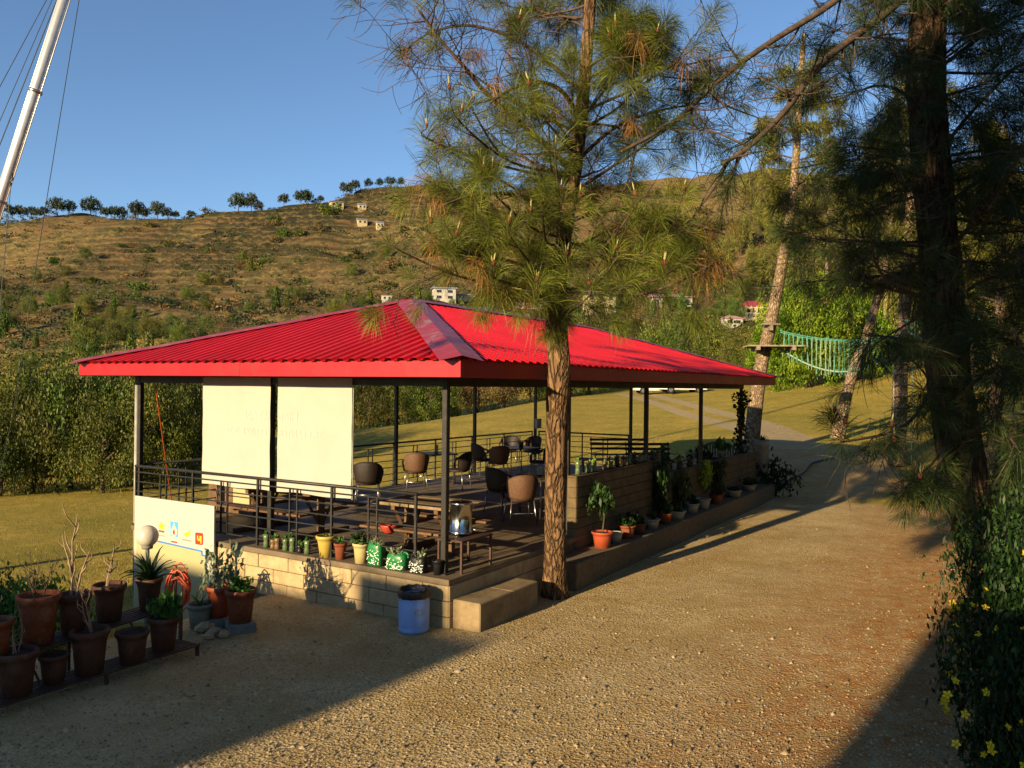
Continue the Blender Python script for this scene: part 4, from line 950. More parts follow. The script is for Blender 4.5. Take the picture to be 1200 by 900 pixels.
def chair(lab, px, py, rz, back='wicker'):
    p = onz(px, py, ZT); t = thing('wicker_chair', lab, 'chair', tuple(p), rz, 'wicker chairs on the terrace')
    for nm, me in chair_parts(back): obj(nm, me, t)
    return t
def cafe_table(lab, px, py, rz=0, s=.42):
    p = onz(px, py, ZT); t = thing('cafe_table', lab, 'table', tuple(p), rz, 'cafe tables on the terrace')
    MB().box(-s, s, -s, s, .715, .745, ch=.006).build('table_top', MT['tabletop'], t)
    for sx in (-1, 1):
        for sy in (-1, 1): MB().tube([(sx*(s-.07), sy*(s-.07), .715), (sx*(s-.05), sy*(s-.05), 0)], .014, 7).build('leg', MT['alu'], t, True)
    for sy in (-1, 1): MB().tube([(-s+.06, sy*(s-.06), .14), (s-.06, sy*(s-.06), .14)], .01, 6).build('stretcher', MT['alu'], t, True)
    return p
tp = []
tp.append(cafe_table('dark cafe table with a white menu stand near the picnic tables', 511, 566, .4))
chair('brown-backed wicker chair left of the menu-stand table', 487, 574, .25); chair('dark wicker chair behind the near corner post', 536, 572, 1.2, 'wicker_dark'); chair('dark wicker armchair beside the banner edge', 431, 590, .1, 'wicker_dark')
tp.append(cafe_table('dark long cafe table ringed by chairs next to the back railing', 605, 556, .55, .5))
chair('tan-backed wicker chair at the ringed table', 583, 561, .3); chair('dark wicker chair at the end of the ringed table', 566, 557, -1.0, 'wicker_dark'); chair('dark wicker chair on the far side of the ringed table', 597, 544, 3.0, 'wicker_dark')
chair('dark wicker chair on the railing side of the ringed table', 622, 545, 2.6, 'wicker_dark'); chair('dark wicker chair turned sideways beside the tree trunk', 631, 560, 1.5, 'wicker_dark')
tp.append(cafe_table('pale-edged cafe table half hidden by the tree trunk', 641, 603, .5))
chair('tan-backed wicker chair pulled up near the tree trunk', 609, 613, .25); chair('dark wicker chair left of the trunk-side table', 588, 600, -.8, 'wicker_dark'); chair('dark wicker chair right behind the tree trunk', 660, 612, .9, 'wicker_dark')
def stand(lab, p, h=.2, w=.09, mat='board'):
    t = thing('menu_stand', lab, 'menu stand', (p.x, p.y, ZT+.745), .3, 'menu stands'); MB().box(-w/2, w/2, -.008, .008, .012, h, ch=.002).build('card', MT[mat], t); MB().box(-w/2-.01, w/2+.01, -.03, .03, 0, .012).build('foot', MT['black_plastic'], t)
stand('white menu stand on the table near the picnic tables', tp[0]); stand('white menu stand on the table behind the trunk', tp[2]+Vector((-.15, -.1, 0)), .17, .1)
for k, (dx, dy) in enumerate(((.1, .05), (.15, -.04))):
    p = tp[1]+Vector((dx, dy, 0)); tag(MB().lathe([(.035, 0), (.035, .12), (.015, .16), (.015, .19)], n=12).build('sauce_bottle', MT['black_plastic'], None, True, (p.x, p.y, ZT+.745)), 'dark sauce bottle on the ringed table', 'bottle', 'sauce bottles')
# ---- steel urn on a metal stand
up = W(.5, -.02, ZT); up = onz(548, 664, ZT); us = thing('metal_stand', 'small brown metal table at the terrace edge under the steel urn', 'table', tuple(up), PRZ)
MB().box(-.42, .3, -.2, .2, .40, .425, ch=.003).build('top', MT['rust'], us)
for sx in (-.4, .28):
    for sy in (-.18, .18): MB().box(sx-.014, sx+.014, sy-.014, sy+.014, 0, .4).build('leg', MT['rust'], us)
for sy in (-.18, .18): MB().box(-.385, .265, sy-.01, sy+.01, .05, .07).build('rail', MT['rust'], us)
uu = thing('steel_urn', 'tall shiny stainless steel urn standing on the brown metal table', 'urn', tuple(up+Vector((-.1, .03, .425))), .3)
MB().lathe([(.12, 0), (.155, .005), (.157, .05), (.15, .055), (.15, .4), (.155, .405), (.155, .43), (.13, .445), (.001, .455)], n=32).build('body', MT['stainless'], uu, True)
MB().tube([(.13, -.06, .07), (.185, -.085, .07), (.19, -.088, .045)], .011, 7).build('tap', MT['alu'], uu, True)
for s in (-1, 1): MB().tube([(s*.15, 0, .33), (s*.175, 0, .35), (s*.175, 0, .38), (s*.15, 0, .4)], .006, 5).build('handle', MT['alu'], uu, True)
MB().lathe([(.012, .455), (.02, .475), (.001, .49)], n=10).build('knob', MT['black_plastic'], uu, True)
# ---- far end of the terrace
def metal_bench(lab, p, rz, L=1.6):
    t = thing('metal_bench', lab, 'bench', tuple(p), rz, 'metal benches')
    for k in range(5): y = -.2+k*.1; MB().box(-L/2, L/2, y-.035, y+.035, .43, .445).build('seat_slat', MT['rust'], t)
    for k in range(3): z = .56+k*.13; MB().box(-L/2, L/2, .24+k*.03, .255+k*.03, z, z+.07).build('back_slat', MT['rust'], t)
    for sx in (-L/2+.04, L/2-.04):
        MB().tube([(sx, -.22, 0), (sx, -.22, .43)], .016, 5).build('leg', MT['rust'], t); MB().tube([(sx, .2, 0), (sx, .22, .43), (sx, .33, .92)], .016, 5).build('leg', MT['rust'], t); MB().tube([(sx, -.24, .62), (sx, .24, .62)], .014, 5).build('arm', MT['rust'], t)
def metal_table(lab, p, rz, L=1.1, w=.6, h=.72):
    t = thing('metal_table', lab, 'table', tuple(p), rz, 'metal tables')
    for k in range(6): y = -w/2+w*(k+.5)/6; MB().box(-L/2, L/2, y-.04, y+.04, h-.02, h).build('top_slat', MT['rust'], t)
    for sx in (-1, 1):
        for sy in (-1, 1): MB().box(sx*(L/2-.03)-.015, sx*(L/2-.03)+.015, sy*(w/2-.03)-.015, sy*(w/2-.03)+.015, 0, h-.021).build('leg', MT['rust'], t)
def tpos(px, Y, y=530): a, _ = ray(px, y); return Vector((a*Y, Y, ZT))
metal_bench('slatted metal bench with its back to the far railing', tpos(727, 23.6), .15, 1.7); metal_bench('slatted metal bench beside the paddle cactus', tpos(763, 21.8), .2, 1.3)
metal_table('low slatted metal table in front of the far bench', tpos(712, 21.4), .15, 1.5, .6, .5); metal_table('slatted metal table between the far posts', tpos(748, 20.2), .15, 1.1, .6, .66)
potted('tall paddle cactus in a dark pot behind the far posts', tpos(776, 20.6), 'black_plastic', .16, .3, pl_paddles(5, .75), .2, 'terrace plants'); 
potted('white pot with a small rosette on a dark stool', tpos(809, 20.4)+Vector((0, 0, .55)), 'pot_white', .14, .24, pl_straps(64, .16, 14, 'leaf_pot', .02), 0, 'terrace plants')
so_ = thing('stool', 'dark square stool under the white rosette pot', 'stool', tuple(tpos(809, 20.4)), .2); MB().box(-.18, .18, -.18, .18, .5, .549, ch=.004).build('seat', MT['black_plastic'], so_)
for sx in (-1, 1):
    for sy in (-1, 1): MB().box(sx*.15-.015, sx*.15+.015, sy*.15-.015, sy*.15+.015, 0, .5).build('leg', MT['black_plastic'], so_)
# arched grey lattice panel
ap = tpos(841, 22.6); ar = thing('arched_panel', 'grey arched lattice panel at the far end of the terrace', 'panel', tuple(ap), .25)
arc = [Vector((.72*math.cos(t), 0, .35+.55*math.sin(t))) for t in [math.pi*k/16 for k in range(17)]]
MB().tube([Vector((.72, 0, 0))]+arc+[Vector((-.72, 0, 0))], .03, 6).build('frame', MT['grey_fabric'], ar, True)
for k in range(-8, 9):
    x = k*.08; z = .35+.55*math.sqrt(max(0, 1-(x/.72)**2)); MB().box(x-.024, x+.024, -.01, .01, .02, z-.02).build('slat', MT['grey_fabric'], ar)
rb_ = thing('red_crate', 'dull red wooden crate with white pots against the vine post', 'crate', tuple(tpos(848, 20.9)+Vector((0, 0, .28))), .3)
MB().box(-.34, .34, -.2, .2, 0, .36, ch=.01).build('box', MT['red_box'], rb_); MB().box(-.36, .36, -.22, .22, .29, .35, ch=.006).build('rim', MT['red_box'], rb_)
cs = thing('crate_stand', 'dark low bench under the red crate', 'bench', tuple(tpos(848, 20.9)), .3); MB().box(-.4, .4, -.22, .22, .24, .279, ch=.004).build('seat', MT['wood'], cs)
for sx in (-1, 1): MB().box(sx*.34-.03, sx*.34+.03, -.18, .18, 0, .24).build('leg', MT['wood'], cs)
potted('white pot with round leaves on the red crate', tpos(845, 20.85)+Vector((0, 0, .64)), 'pot_white', .12, .16, pl_leaves(65, .34, .15, 'leaf_pot', 10, 4, .08), 0, 'terrace plants')
potted('bushy green plant in a dark pot beside the arched panel', tpos(824, 20.6), 'black_plastic', .16, .28, pl_leaves(66, .55, .28, 'leaf_dark', 50, 7, .05), 0, 'terrace plants')
potted('broad dark shrub in a pot between the benches and the white pot', tpos(795, 19.6), 'black_plastic', .2, .25, pl_leaves(67, .5, .4, 'leaf_dark', 70, 7, .05), 0, 'terrace plants')
# switch box on the back corner post
sp = W(4*SU-.1, 2*SV-.02, 1.72); sp = W(4*SU, 2*SV-.1, 1.85); tag(MB().box(-.13, .13, -.05, .05, -.15, .15, ch=.008).build('switch_box', MT['pot_white'], None, False, tuple(sp), PRZ), 'white switch box on the far back post of the pavilion', 'switch box')
# ---- planters along the low wall
for i, px in enumerate((677, 689, 696, 708.5, 716, 723.5, 731, 737, 743, 750, 755.5, 764, 771)):
    p = W(a_at(px, -.165, 555), -.165, 1.575)
    bottle_planter(p, 'cut bottle planter in the row on top of the higher wall' if i not in (0, 2) else ('tall pale green bottle planter at the end of the wall top' if i == 0 else 'pale green leafy bottle planter third along the wall top'), ('bottle_brown', 'bottle', 'black_plastic')[i % 3] if i not in (0, 2) else 'bottle', (.24 if i == 0 else .13+.02*(i % 3)), 'leaf_lime' if i in (0, 2) else 'leaf_grey', i, 'bottle planters on the wall')
for i, px in enumerate((784, 790, 796, 802, 808, 814)):
    p = W(a_at(px, -.165, 550), -.165, 1.272); bottle_planter(p, 'black and white cup planter in the row on the lower wall', ('black_plastic', 'pot_white')[i % 2], .15, 'leaf_grey', i, 'cup planters on the lower wall')
for i, (px, mat, r_, h, plv, lab) in enumerate(((706, 'pot_orange', .17, .26, [pl_leaves(81, .42, .2, 'leaf_dark', 40, 9, .036, lift=.34)[0], ('stem', MB().tube([(0, 0, -.02), (.03, .01, .25), (0, 0, .6)], [.014, .011, .007], 6).mesh('stem', MT['twig']))], 'orange pot with a slim green sapling at the start of the ledge'),
        (722, 'pot_white', .12, .17, None, 'small empty pale pot next to the sapling pot'), (735, 'terracotta', .15, .22, pl_leaves(82, .2, .14, 'leaf_dark', 16, 6, .05), 'terracotta pot with a dark plant on the ledge'),
        (748, 'terracotta_dark', .15, .2, pl_leaves(83, .15, .12, 'leaf_dark', 14, 6, .05), 'brown pot with a low dark plant on the ledge'), (764, 'pot_white', .15, .18, pl_leaves(84, .1, .1, 'leaf_dark', 8, 5, .04), 'pale pot below the hanging creeper'),
        (779, 'terracotta', .15, .2, pl_leaves(85, .25, .15, 'leaf_dark', 16, 6, .05), 'terracotta pot under the dark hanging creeper'), (792, 'pot_white', .2, .17, pl_leaves(86, .2, .12, 'leaf_dark', 10, 6, .05), 'wide white bowl pot on the ledge'),
        (811, 'pot_white', .15, .2, pl_leaves(87, .15, .12, 'leaf_dark', 10, 6, .05), 'white pot below the lime creeper'), (824, 'pot_white', .16, .22, None, 'empty white pot on the ledge'), (839, 'terracotta', .16, .22, pl_leaves(88, .3, .16, 'leaf_dark', 16, 6, .05), 'terracotta pot with a tall dark plant toward the ledge end'),
        (859, 'pot_white', .2, .16, pl_leaves(89, .1, .14, 'leaf_dark', 10, 6, .05), 'flat white bowl pot toward the ledge end'), (877, 'pot_white', .2, .16, pl_leaves(90, .2, .2, 'leaf_dark', 20, 6, .05), 'white bowl pot last on the ledge'))):
    potted(lab, W(a_at(px, -.53, 600), -.53, .40), mat, r_, h, plv, i, 'pots along the ledge')
def creeper(lab, px, w, h, z, mat, seed, n=70):
    p = W(a_at(px, -.4, 570), -.4, z); t = thing('hanging_creeper', lab, 'plant', tuple(p), PRZ, 'creepers hanging on the wall')
    V, F, v = leaf_cloud(seed, n, 7, .05/w, 'column', .2); V = V*np.array([w, .14, -h]); obj('leaves', npmesh('leaves', V, F, MT[mat], v), t)
    rd = random.Random(seed); mb = MB()
    for k in range(6): x = rd.uniform(-.6, .6)*w; mb.tube([(x*.4, .12, .02), (x*.7, 0, -h*.4), (x, .02, -h*.9)], .005, 4)
    mb.build('vine_stems', MT['twig'], t)
creeper('dark creeper hanging over the wall where it steps down', 774, .26, .75, 1.42, 'leaf_dark', 91); creeper('bright lime creeper hanging over the lower wall', 827, .34, .5, 1.33, 'leaf_lime', 92, 46)
creeper('dark green creeper beside the lime one', 842, .34, .55, 1.3, 'leaf_dark', 93); creeper('dark creeper mat between the two wall creepers', 800, .4, .7, 1.25, 'leaf_dark', 94, 80)
# vine round the far corner post
vp = W(4*SU, 0, 0); vt = thing('post_vine', 'dark ivy wound round the far corner post of the pavilion', 'plant', tuple(vp), 0)
r_ = np.random.RandomState(4); Nn = 620; zz = r_.uniform(.7, 2.95, Nn); aa = r_.uniform(0, 6.28, Nn); rad = .06+.12*r_.rand(Nn)*(1+.8*np.sin(zz*5))
C = np.stack([np.cos(aa)*rad, np.sin(aa)*rad, zz], -1); nn = unit(r_.normal(size=(Nn, 3))); u_ = unit(np.cross(nn, r_.normal(size=(Nn, 3)))); v_ = np.cross(nn, u_); s_ = (.05*r_.uniform(.6, 1.4, Nn))[:, None]
obj('leaves', npmesh('leaves', np.stack([C-u_*s_, C-v_*s_*.7, C+u_*s_, C+v_*s_*.7], 1).reshape(-1, 3), np.arange(4*Nn).reshape(-1, 4), MT['leaf_dark'], np.repeat(r_.rand(Nn), 4)), vt)
MB().tube([Vector((.075*math.cos(k*.55), .075*math.sin(k*.55), .6+k*.055)) for k in range(42)], .012, 5).build('vine_stems', MT['twig'], vt, True)
# tall white planter at the end of the wall
ep = W(14.35, -.35, .02); et = thing('tall_planter', 'tall tapered white planter at the far end of the wall', 'planter', (ep.x, ep.y, H(ep.x, ep.y)), .2)
MB().lathe([(.11, 0), (.12, .02), (.19, 1.42), (.215, 1.44), (.215, 1.58), (.18, 1.58), (.17, 1.4)], n=18).build('pot', MT['pot_white'], et, True); obj('leaves', pl_straps(95, .3, 16, 'leaf_dark', .03)[0][1], et, (0, 0, 1.52))
sh = ground_at(905, 22.4, 560); t = thing('corner_shrub', 'loose dark shrub on the ground past the wall end', 'shrub', (sh.x, sh.y, sh.z), 0); o = obj('leaves', pl_leaves(96, .95, .55, 'leaf_dark', 90, 8, .06, stem=False)[0][1], t)
MB().tube([(0, 0, -.05), (.05, 0, .4), (.1, .02, .8)], [.02, .015, .006], 5).build('stem', MT['twig'], t)
# black pipe lying over the track edge
pp = [onz(868, 560, .03), ground_at(905, 23.9, 555), ground_at(925, 24.4, 550), ground_at(941, 25.2, 545), ground_at(952, 26.6, 540), ground_at(978, 27.5, 535)]
tag(MB().tube([p+Vector((0, 0, .05)) for p in smooth_path(pp, 5)], .035, 6).build('water_pipe', MT['black_plastic'], None, True), 'black water pipe lying across the track edge', 'pipe')
# ---------------------------------------------------------------- guyed mast at the left
m0 = at(0, 236, 16.00); m1 = at(75, 0, 16.00); md = (m1-m0).normalized(); base = m0-md*((m0.z-H(m0.x-4, m0.y))/md.z)
base.z = H(base.x, base.y); top = m0+md*13
ms = thing('guyed_mast', 'leaning galvanised metal mast with clamps', 'mast', tuple(base)); rel = lambda p: Vector(p)-base
MB().tube([rel(base-md*.3), rel(m0), rel(top)], .105, 16).build('pole', MT['mast'], ms, True)
for off in (-.122, .122): MB().tube([rel(base+md*.4+Vector((off, -.02, 0))), rel(top+Vector((off, -.02, 0)))], .011, 6).build('conduit', MT['mast'], ms, True)
for t in (.9, 3.2, 6.):
    c = rel(m0+md*(t-.9)); MB().tube([c-md*.03, c+md*.03], .13, 14).build('clamp', MT['alu'], ms, True)
hk = at(14, 203, 15.92); MB().tube([rel(hk), rel(hk+Vector((.01, 0, -.12))), rel(hk+Vector((-.03, 0, -.16))), rel(hk+Vector((-.02, 0, -.22)))], .018, 6).build('hook', MT['steel'], ms, True)
def wire(lab, pts, r=.009):
    tag(MB().tube(smooth_path([Vector(p) for p in pts], 5), r, 5).build('guy_wire', MT['wire'], None, True), lab, 'wire', 'mast guy wires')
e = at(-8, 625, 28.00); e.z = H(e.x, e.y)
wire('long thin guy wire running from the mast top down to the lawn', [at(111, -114, 16), at(92, 0, 17), at(44, 300, 20.2), at(18, 470, 24), e])
e2 = at(-14, 560, 16); e2.z = H(e2.x, e2.y); wire('short wire hanging from the mast hook', [hk+Vector((-.02, 0, -.2)), at(6, 290, 15.92), at(-2, 400, 15.92), e2], .008)
for lab, px_, py_, q, r_ in (('pair wire close beside the mast, the paler one', 113, -121, at(0, 168, 15.4), .011), ('pair wire close beside the mast, the darker one', 119, -137, at(0, 140, 15.2), .008), ('outer guy wire leaning away from the mast', 107, -100, at(0, 100, 14.9), .008)):
    p_ = at(px_, py_, 16); d_ = q-p_; k_ = (p_.z-H(-14, 14))/-d_.z; e_ = p_+d_*k_; e_.z = H(e_.x, e_.y); wire(lab, [p_, q, (q+e_)/2, e_], r_)
# ---------------------------------------------------------------- pines
def shoot_mesh():
    return cached('shoot', lambda: MB().lathe([(.008, -.02), (.022, 0), (.026, .02), (.02, .045), (.01, .06)], n=8).lathe([(.008, .055), (.011, .08), (.009, .13), (.001, .17)], n=6, mi=1).mesh('shoot', [MT['cone_red'], MT['candle']], True))
def make_pine(name, label, trunk_pts, radii, limbs, mats, seed, group=None, n_needle=85, L=.27, w=.0024, shoots=0, dry=None, flare=.35, sub=10, amp=.07, dead=True, tn=22, spread=(18, 78), droop=.35):
    rnd_ = random.Random(seed); base = Vector(trunk_pts[0]); t = thing(name, label, 'tree', tuple(base), 0, group); rel = [Vector(p)-base for p in trunk_pts]
    me, P, rad = bark_trunk(rel, radii, mats[0], seed, tn, sub, flare, amp); obj('trunk', me, t)
    mb = MB(); tips = []; dd = MB() if dead else None; limbs(mb, tips, rnd_, P, rad, dd, base)
    obj('limbs', mb.mesh('limbs', MT['twig'], True), t)
    if dd and dd.v: obj('dry_twigs', dd.mesh('dry_twigs', MT['twig']), t)
    if dry:
        k = [i for i in range(len(tips)) if dry(Vector(tips[i][0])+base, rnd_)]; dt = [tips[i] for i in k]; ks = set(k); tips = [x for i, x in enumerate(tips) if i not in ks]
        if dt: V, F, v = needles(dt, int(n_needle*.7), L*.8, w, .8, seed+5, (40, 120)); obj('dry_needles', npmesh('dry_needles', V, F, MT['needle_dry'], v), t)
    V, F, v = needles(tips, n_needle, L, w, droop, seed, spread); obj('crown', npmesh('crown', V, F, mats[1], v), t)
    print(name, 'tufts', len(tips), 'tris', len(F))
    if shoots:
        c = [x for x in tips if abs(x[2]-1.3) < 1e-9]+sorted(tips, key=lambda q: -q[1][2]+q[0][1]*.6+rnd_.random()*.9)[:shoots]
        for q in c:
            o = obj('shoot', shoot_mesh(), t, (q[0][0], q[0][1], q[0][2]+.02)); s = rnd_.uniform(.55, .95); o.scale = (s, s, s); o.rotation_euler = (rnd_.uniform(-.25, .25), rnd_.uniform(-.25, .25), rnd_.uniform(0, 6))
    return t, P
def at_z(P, rad, z):
    for i in range(len(P)-1):
        if P[i].z <= z <= P[i+1].z: return P[i]+(P[i+1]-P[i])*((z-P[i].z)/(P[i+1].z-P[i].z)), rad[i]
    return P[-1], rad[-1]
# --- the pine growing at the pavilion steps
T1 = [onz(650, 699, -.02), at(651, 600, 11.25), at(653, 480, 10.95), at(655, 430, 10.85), at(652, 360, 10.8), at(660, 280, 10.75), at(676, 180, 10.7), at(688, 60, 10.7), at(695, -60, 10.7), at(700, -240, 10.7)]
hero = []
def limbs1(mb, tips, rd, P, rad, dd, base):
    def path(pts, r0, r1, kids, bare, tone, up=.2, kl=(.5, 1.1), depth=1, ts=1.):
        pts = smooth_path([Vector(p)-base for p in pts], 6); n = len(pts); mb.tube(pts, [r0+(r1-r0)*i/(n-1) for i in range(n)], 7)
        for k in range(kids):
            i = int(rd.uniform(.25, 1)*(n-2)); q = (pts[i+1]-pts[i]).normalized(); s = Vector((rd.gauss(0, 1), rd.gauss(0, 1), rd.gauss(0, .8))); s = (s-q*s.dot(q)).normalized()
            grow(mb, tips, rd, pts[i], q*.5+s, rd.uniform(*kl), max(.006, r1*.8), depth, up, 3, bare, ts, 5, .35, tone, .0035, dd)
    # limbs that can be traced in the picture
    path([at(686, 150, 10.7), at(660, 108, 10.2), at(630, 96, 9.8), at(600, 104, 9.4), at(575, 120, 9.0)], .035, .012, 7, .35, .5)
    path([at(672, 200, 10.7), at(620, 152, 10.3), at(571, 110, 10.0), at(545, 79, 9.8), at(515, 45, 9.6), at(488, 8, 9.4)], .04, .012, 16, .72, .5)
    path([at(664, 255, 10.7), at(610, 230, 10.0), at(560, 228, 9.4), at(520, 240, 9.0)], .03, .01, 12, .45, .55)
    path([at(684, 110, 10.7), at(620, 55, 10.5), at(555, 30, 10.3), at(500, 40, 10.2), at(465, 70, 10.1)], .03, .008, 16, .85, .45)
    path([at(664, 260, 10.7), at(720, 245, 10.4), at(790, 255, 10.0), at(850, 275, 9.8)], .035, .01, 16, .3, .6, .05)
    path([at(656, 320, 10.75), at(700, 300, 10.3), at(760, 300, 9.9), at(820, 305, 9.6)], .03, .01, 14, .2, .62, .05)
    path([at(654, 335, 10.75), at(610, 310, 10.2), at(570, 300, 9.7), at(535, 290, 9.4)], .028, .009, 12, .3, .6, .05)
    path([at(675, 190, 10.7), at(720, 150, 10.9), at(770, 130, 11.2), at(830, 120, 11.4)], .03, .01, 12, .5, .4)
    path([at(653, 350, 10.8), at(648, 330, 10.3), at(650, 320, 9.8), at(655, 318, 9.3)], .02, .008, 9, .1, .65, .02)
    for (px_, py_, Y_) in ((541, 132, 9.0), (555, 118, 9.2), (566, 200, 8.8), (651, 172, 8.9), (597, 262, 8.7), (636, 240, 9.2), (578, 312, 8.8), (664, 300, 8.9), (535, 277, 8.9), (690, 335, 9.0), (778, 312, 8.9), (722, 292, 9.1), (505, 262, 9.2), (630, 330, 8.9), (745, 230, 9.2), (830, 300, 9.1), (500, 150, 9.5)):
        e_ = at(px_, py_, Y_)-base; q, r_ = at_z(P, rad, max(4.3-base.z, e_.z-rd.uniform(.1, .6))); md_ = q*.45+e_*.55+Vector((rd.gauss(0, .12), 0, rd.uniform(-.35, -.1)))
        ps = smooth_path([q, md_, e_-Vector((0, 0, .12)), e_], 5); mb.tube(ps, [.02-.014*i/(len(ps)-1) for i in range(len(ps))], 5)
        hero.append(len(tips)); tips.append((tuple(e_), (rd.gauss(0, .15), -.1, 1), 1.3, .62)); i = len(ps)//2
        for _ in range(2): grow(mb, tips, rd, ps[i+_*2], (rd.gauss(0, 1), rd.gauss(0, 1), .2), rd.uniform(.3, .6), .008, 0, .2, 0, .1, 1., 4, .3, .5)
    for k in range(13):                                        # short twigs right at the stem, old needles
        z = rd.uniform(3.75, 4.9); q, r_ = at_z(P, rad, z-base.z); a = rd.uniform(0, 6.28); grow(mb, tips, rd, q, (math.cos(a), math.sin(a), .2), rd.uniform(.25, .6), .008, 0, .1, 0, .1, .8, 5, .3, .7)
    for k in range(70):
        z = 4.0+8*rd.random()**.95; q, r_ = at_z(P, rad, z-base.z); a = rd.uniform(0, 6.28); tp_ = max(.35, 1-(z-4.2)/11)
        left = math.cos(a) < -.3
        grow(mb, tips, rd, q, (math.cos(a), math.sin(a)*.95-.25, rd.uniform(-.1, .45)), rd.uniform(1.5, 2.9)*tp_, .022*tp_+.006, 2, .2, 4, (.55 if left and z > 6 else .18), 1.1, 6, .3, (.45 if z > 6.5 else .58), .0035, dd)
dry1 = lambda p, rd: (abs(p.x-p.y*(870-600)/F_PX) < .55 and 4.2 < p.z < 5.9 and rd.random() < .75) or rd.random() < .07
make_pine('foreground_pine', 'sunlit long-needled pine rising beside the terrace steps in front of the red roof', T1, [.165, .152, .15, .148, .13, .112, .095, .08, .065, .03], limbs1, (MT['bark_near'], MT['needle']), 12, 'near pines', 125, .31, .0021, 22, dry1, droop=.28)
# --- the large dark pine at the right of the yard
T2 = [onz(1172, 712, -.05), at(1152, 650, 11.2), at(1130, 560, 11.2), at(1113, 450, 11.2), at(1104, 330, 11.2), at(1092, 200, 11.2), at(1086, 80, 11.2), at(1090, -40, 11.2), at(1096, -300, 11.2)]
def limbs2(mb, tips, rd, P, rad, dd, base):
    def path(pts, r0, r1, kids, bare, tone, up=.15, kl=(.4, 1.0), depth=1, ts=1.):
        pts = smooth_path([Vector(p)-base for p in pts], 6); n = len(pts); mb.tube(pts, [r0+(r1-r0)*i/(n-1) for i in range(n)], 7)
        tips.append((tuple(pts[-1]), tuple(pts[-1]-pts[-2]), ts, tone))
        for k in range(kids):
            i = int(rd.uniform(.2, 1)*(n-2)); q = (pts[i+1]-pts[i]).normalized(); s = Vector((rd.gauss(0, 1), rd.gauss(0, 1), rd.gauss(0, .8)-.2)); s = (s-q*s.dot(q)).normalized()
            grow(mb, tips, rd, pts[i], q*.4+s, rd.uniform(*kl), max(.006, r1*.8), depth, up, 3, bare, ts, 5, .4, tone, .0035, dd)
    path([at(1090, -30, 11.2), at(1035, 18, 10.6), at(965, 72, 10.0), at(920, 130, 9.6), at(878, 172, 9.3), at(846, 192, 9.1)], .06, .022, 26, .66, .4)
    path([at(1092, -90, 11.2), at(1040, -50, 10.9), at(975, 4, 10.5), at(905, 48, 10.2), at(850, 88, 9.9), at(790, 142, 9.6), at(728, 178, 9.4)], .055, .02, 26, .6, .4)
    path([at(1108, 335, 11.2), at(1075, 345, 10.4), at(1042, 330, 9.6), at(1025, 305, 9.1), at(1022, 280, 8.8)], .03, .01, 8, .5, .45)
    path([at(1112, 440, 11.0), at(1090, 462, 10.2), at(1070, 490, 9.4), at(1042, 507, 8.6), at(1005, 515, 7.9), at(985, 518, 7.5)], .028, .008, 7, .35, .5, .05, (.3, .7))
    path([at(1110, 400, 11.0), at(1080, 400, 10.0), at(1045, 395, 9.0), at(1014, 392, 8.3)], .02, .008, 5, .4, .5, .1, (.3, .6), 1, 1.15)
    path([at(1112, 460, 11.0), at(1100, 470, 10.0), at(1085, 440, 9.0), at(1068, 422, 8.4)], .02, .008, 4, .3, .5, .1, (.3, .6), 1, 1.15)
    path([at(1110, 520, 11.0), at(1095, 540, 9.6), at(1075, 560, 8.8), at(1060, 572, 8.3)], .018, .008, 4, .2, .5, .05, (.2, .45), 1, 1.1)
    path([at(1112, 500, 11.0), at(1105, 530, 9.6), at(1095, 560, 8.6), at(1100, 585, 8.1)], .018, .008, 4, .2, .45, .05, (.2, .45), 1, 1.1)
    path([at(1120, 470, 11.0), at(1150, 440, 9.8), at(1170, 430, 9.0), at(1180, 440, 8.4)], .03, .01, 10, .15, .35, .05, (.3, .7), 1, 1.15)
    path([at(1122, 510, 11.0), at(1160, 500, 9.8), at(1180, 510, 9.0), at(1195, 530, 8.4)], .03, .01, 10, .15, .35, .05, (.3, .7), 1, 1.15)
    path([at(1104, 300, 11.2), at(1150, 250, 10.4), at(1190, 190, 9.6), at(1220, 140, 9.0)], .035, .012, 14, .5, .35)
    path([at(1108, 360, 11.2), at(1150, 330, 10.6), at(1190, 320, 10.2), at(1230, 330, 9.8)], .03, .012, 14, .5, .35)
    for pp_ in ([at(1092, 190, 11.2), at(1140, 130, 10.6), at(1190, 80, 10.0), at(1230, 60, 9.6)], [at(1088, 90, 11.2), at(1140, 50, 10.8), at(1190, 20, 10.2), at(1230, 10, 9.8)], [at(1090, 20, 11.2), at(1130, -10, 10.6), at(1180, -30, 10.0), at(1220, -30, 9.6)],
                [at(1090, 140, 11.2), at(1060, 110, 10.5), at(1030, 100, 9.9), at(1000, 110, 9.4)], [at(1092, 210, 11.2), at(1060, 200, 10.4), at(1035, 190, 9.8), at(1010, 200, 9.3)], [at(1098, 250, 11.2), at(1150, 210, 10.8), at(1190, 200, 10.4), at(1225, 215, 10.2)], [at(1105, 350, 11.2), at(1150, 390, 10.8), at(1190, 400, 10.4), at(1225, 410, 10.2)]):
        path(pp_, .03, .01, 15, .22, .38, .02, (.4, 1.0))
    for k in range(95):
        z = 4.2+9*rd.random(); q, r_ = at_z(P, rad, z-base.z); a = rd.uniform(0, 6.28); tp_ = max(.4, 1-(z-4.2)/13)
        if z < 7 and math.sin(a) < -.2: a = -a
        grow(mb, tips, rd, q, (math.cos(a), math.sin(a)-.2, rd.uniform(-.35, .35)), rd.uniform(1.4, 2.9)*tp_, .022*tp_+.007, 2, .08, 4, .33, 1.1, 6, .4, .4, .004, dd)
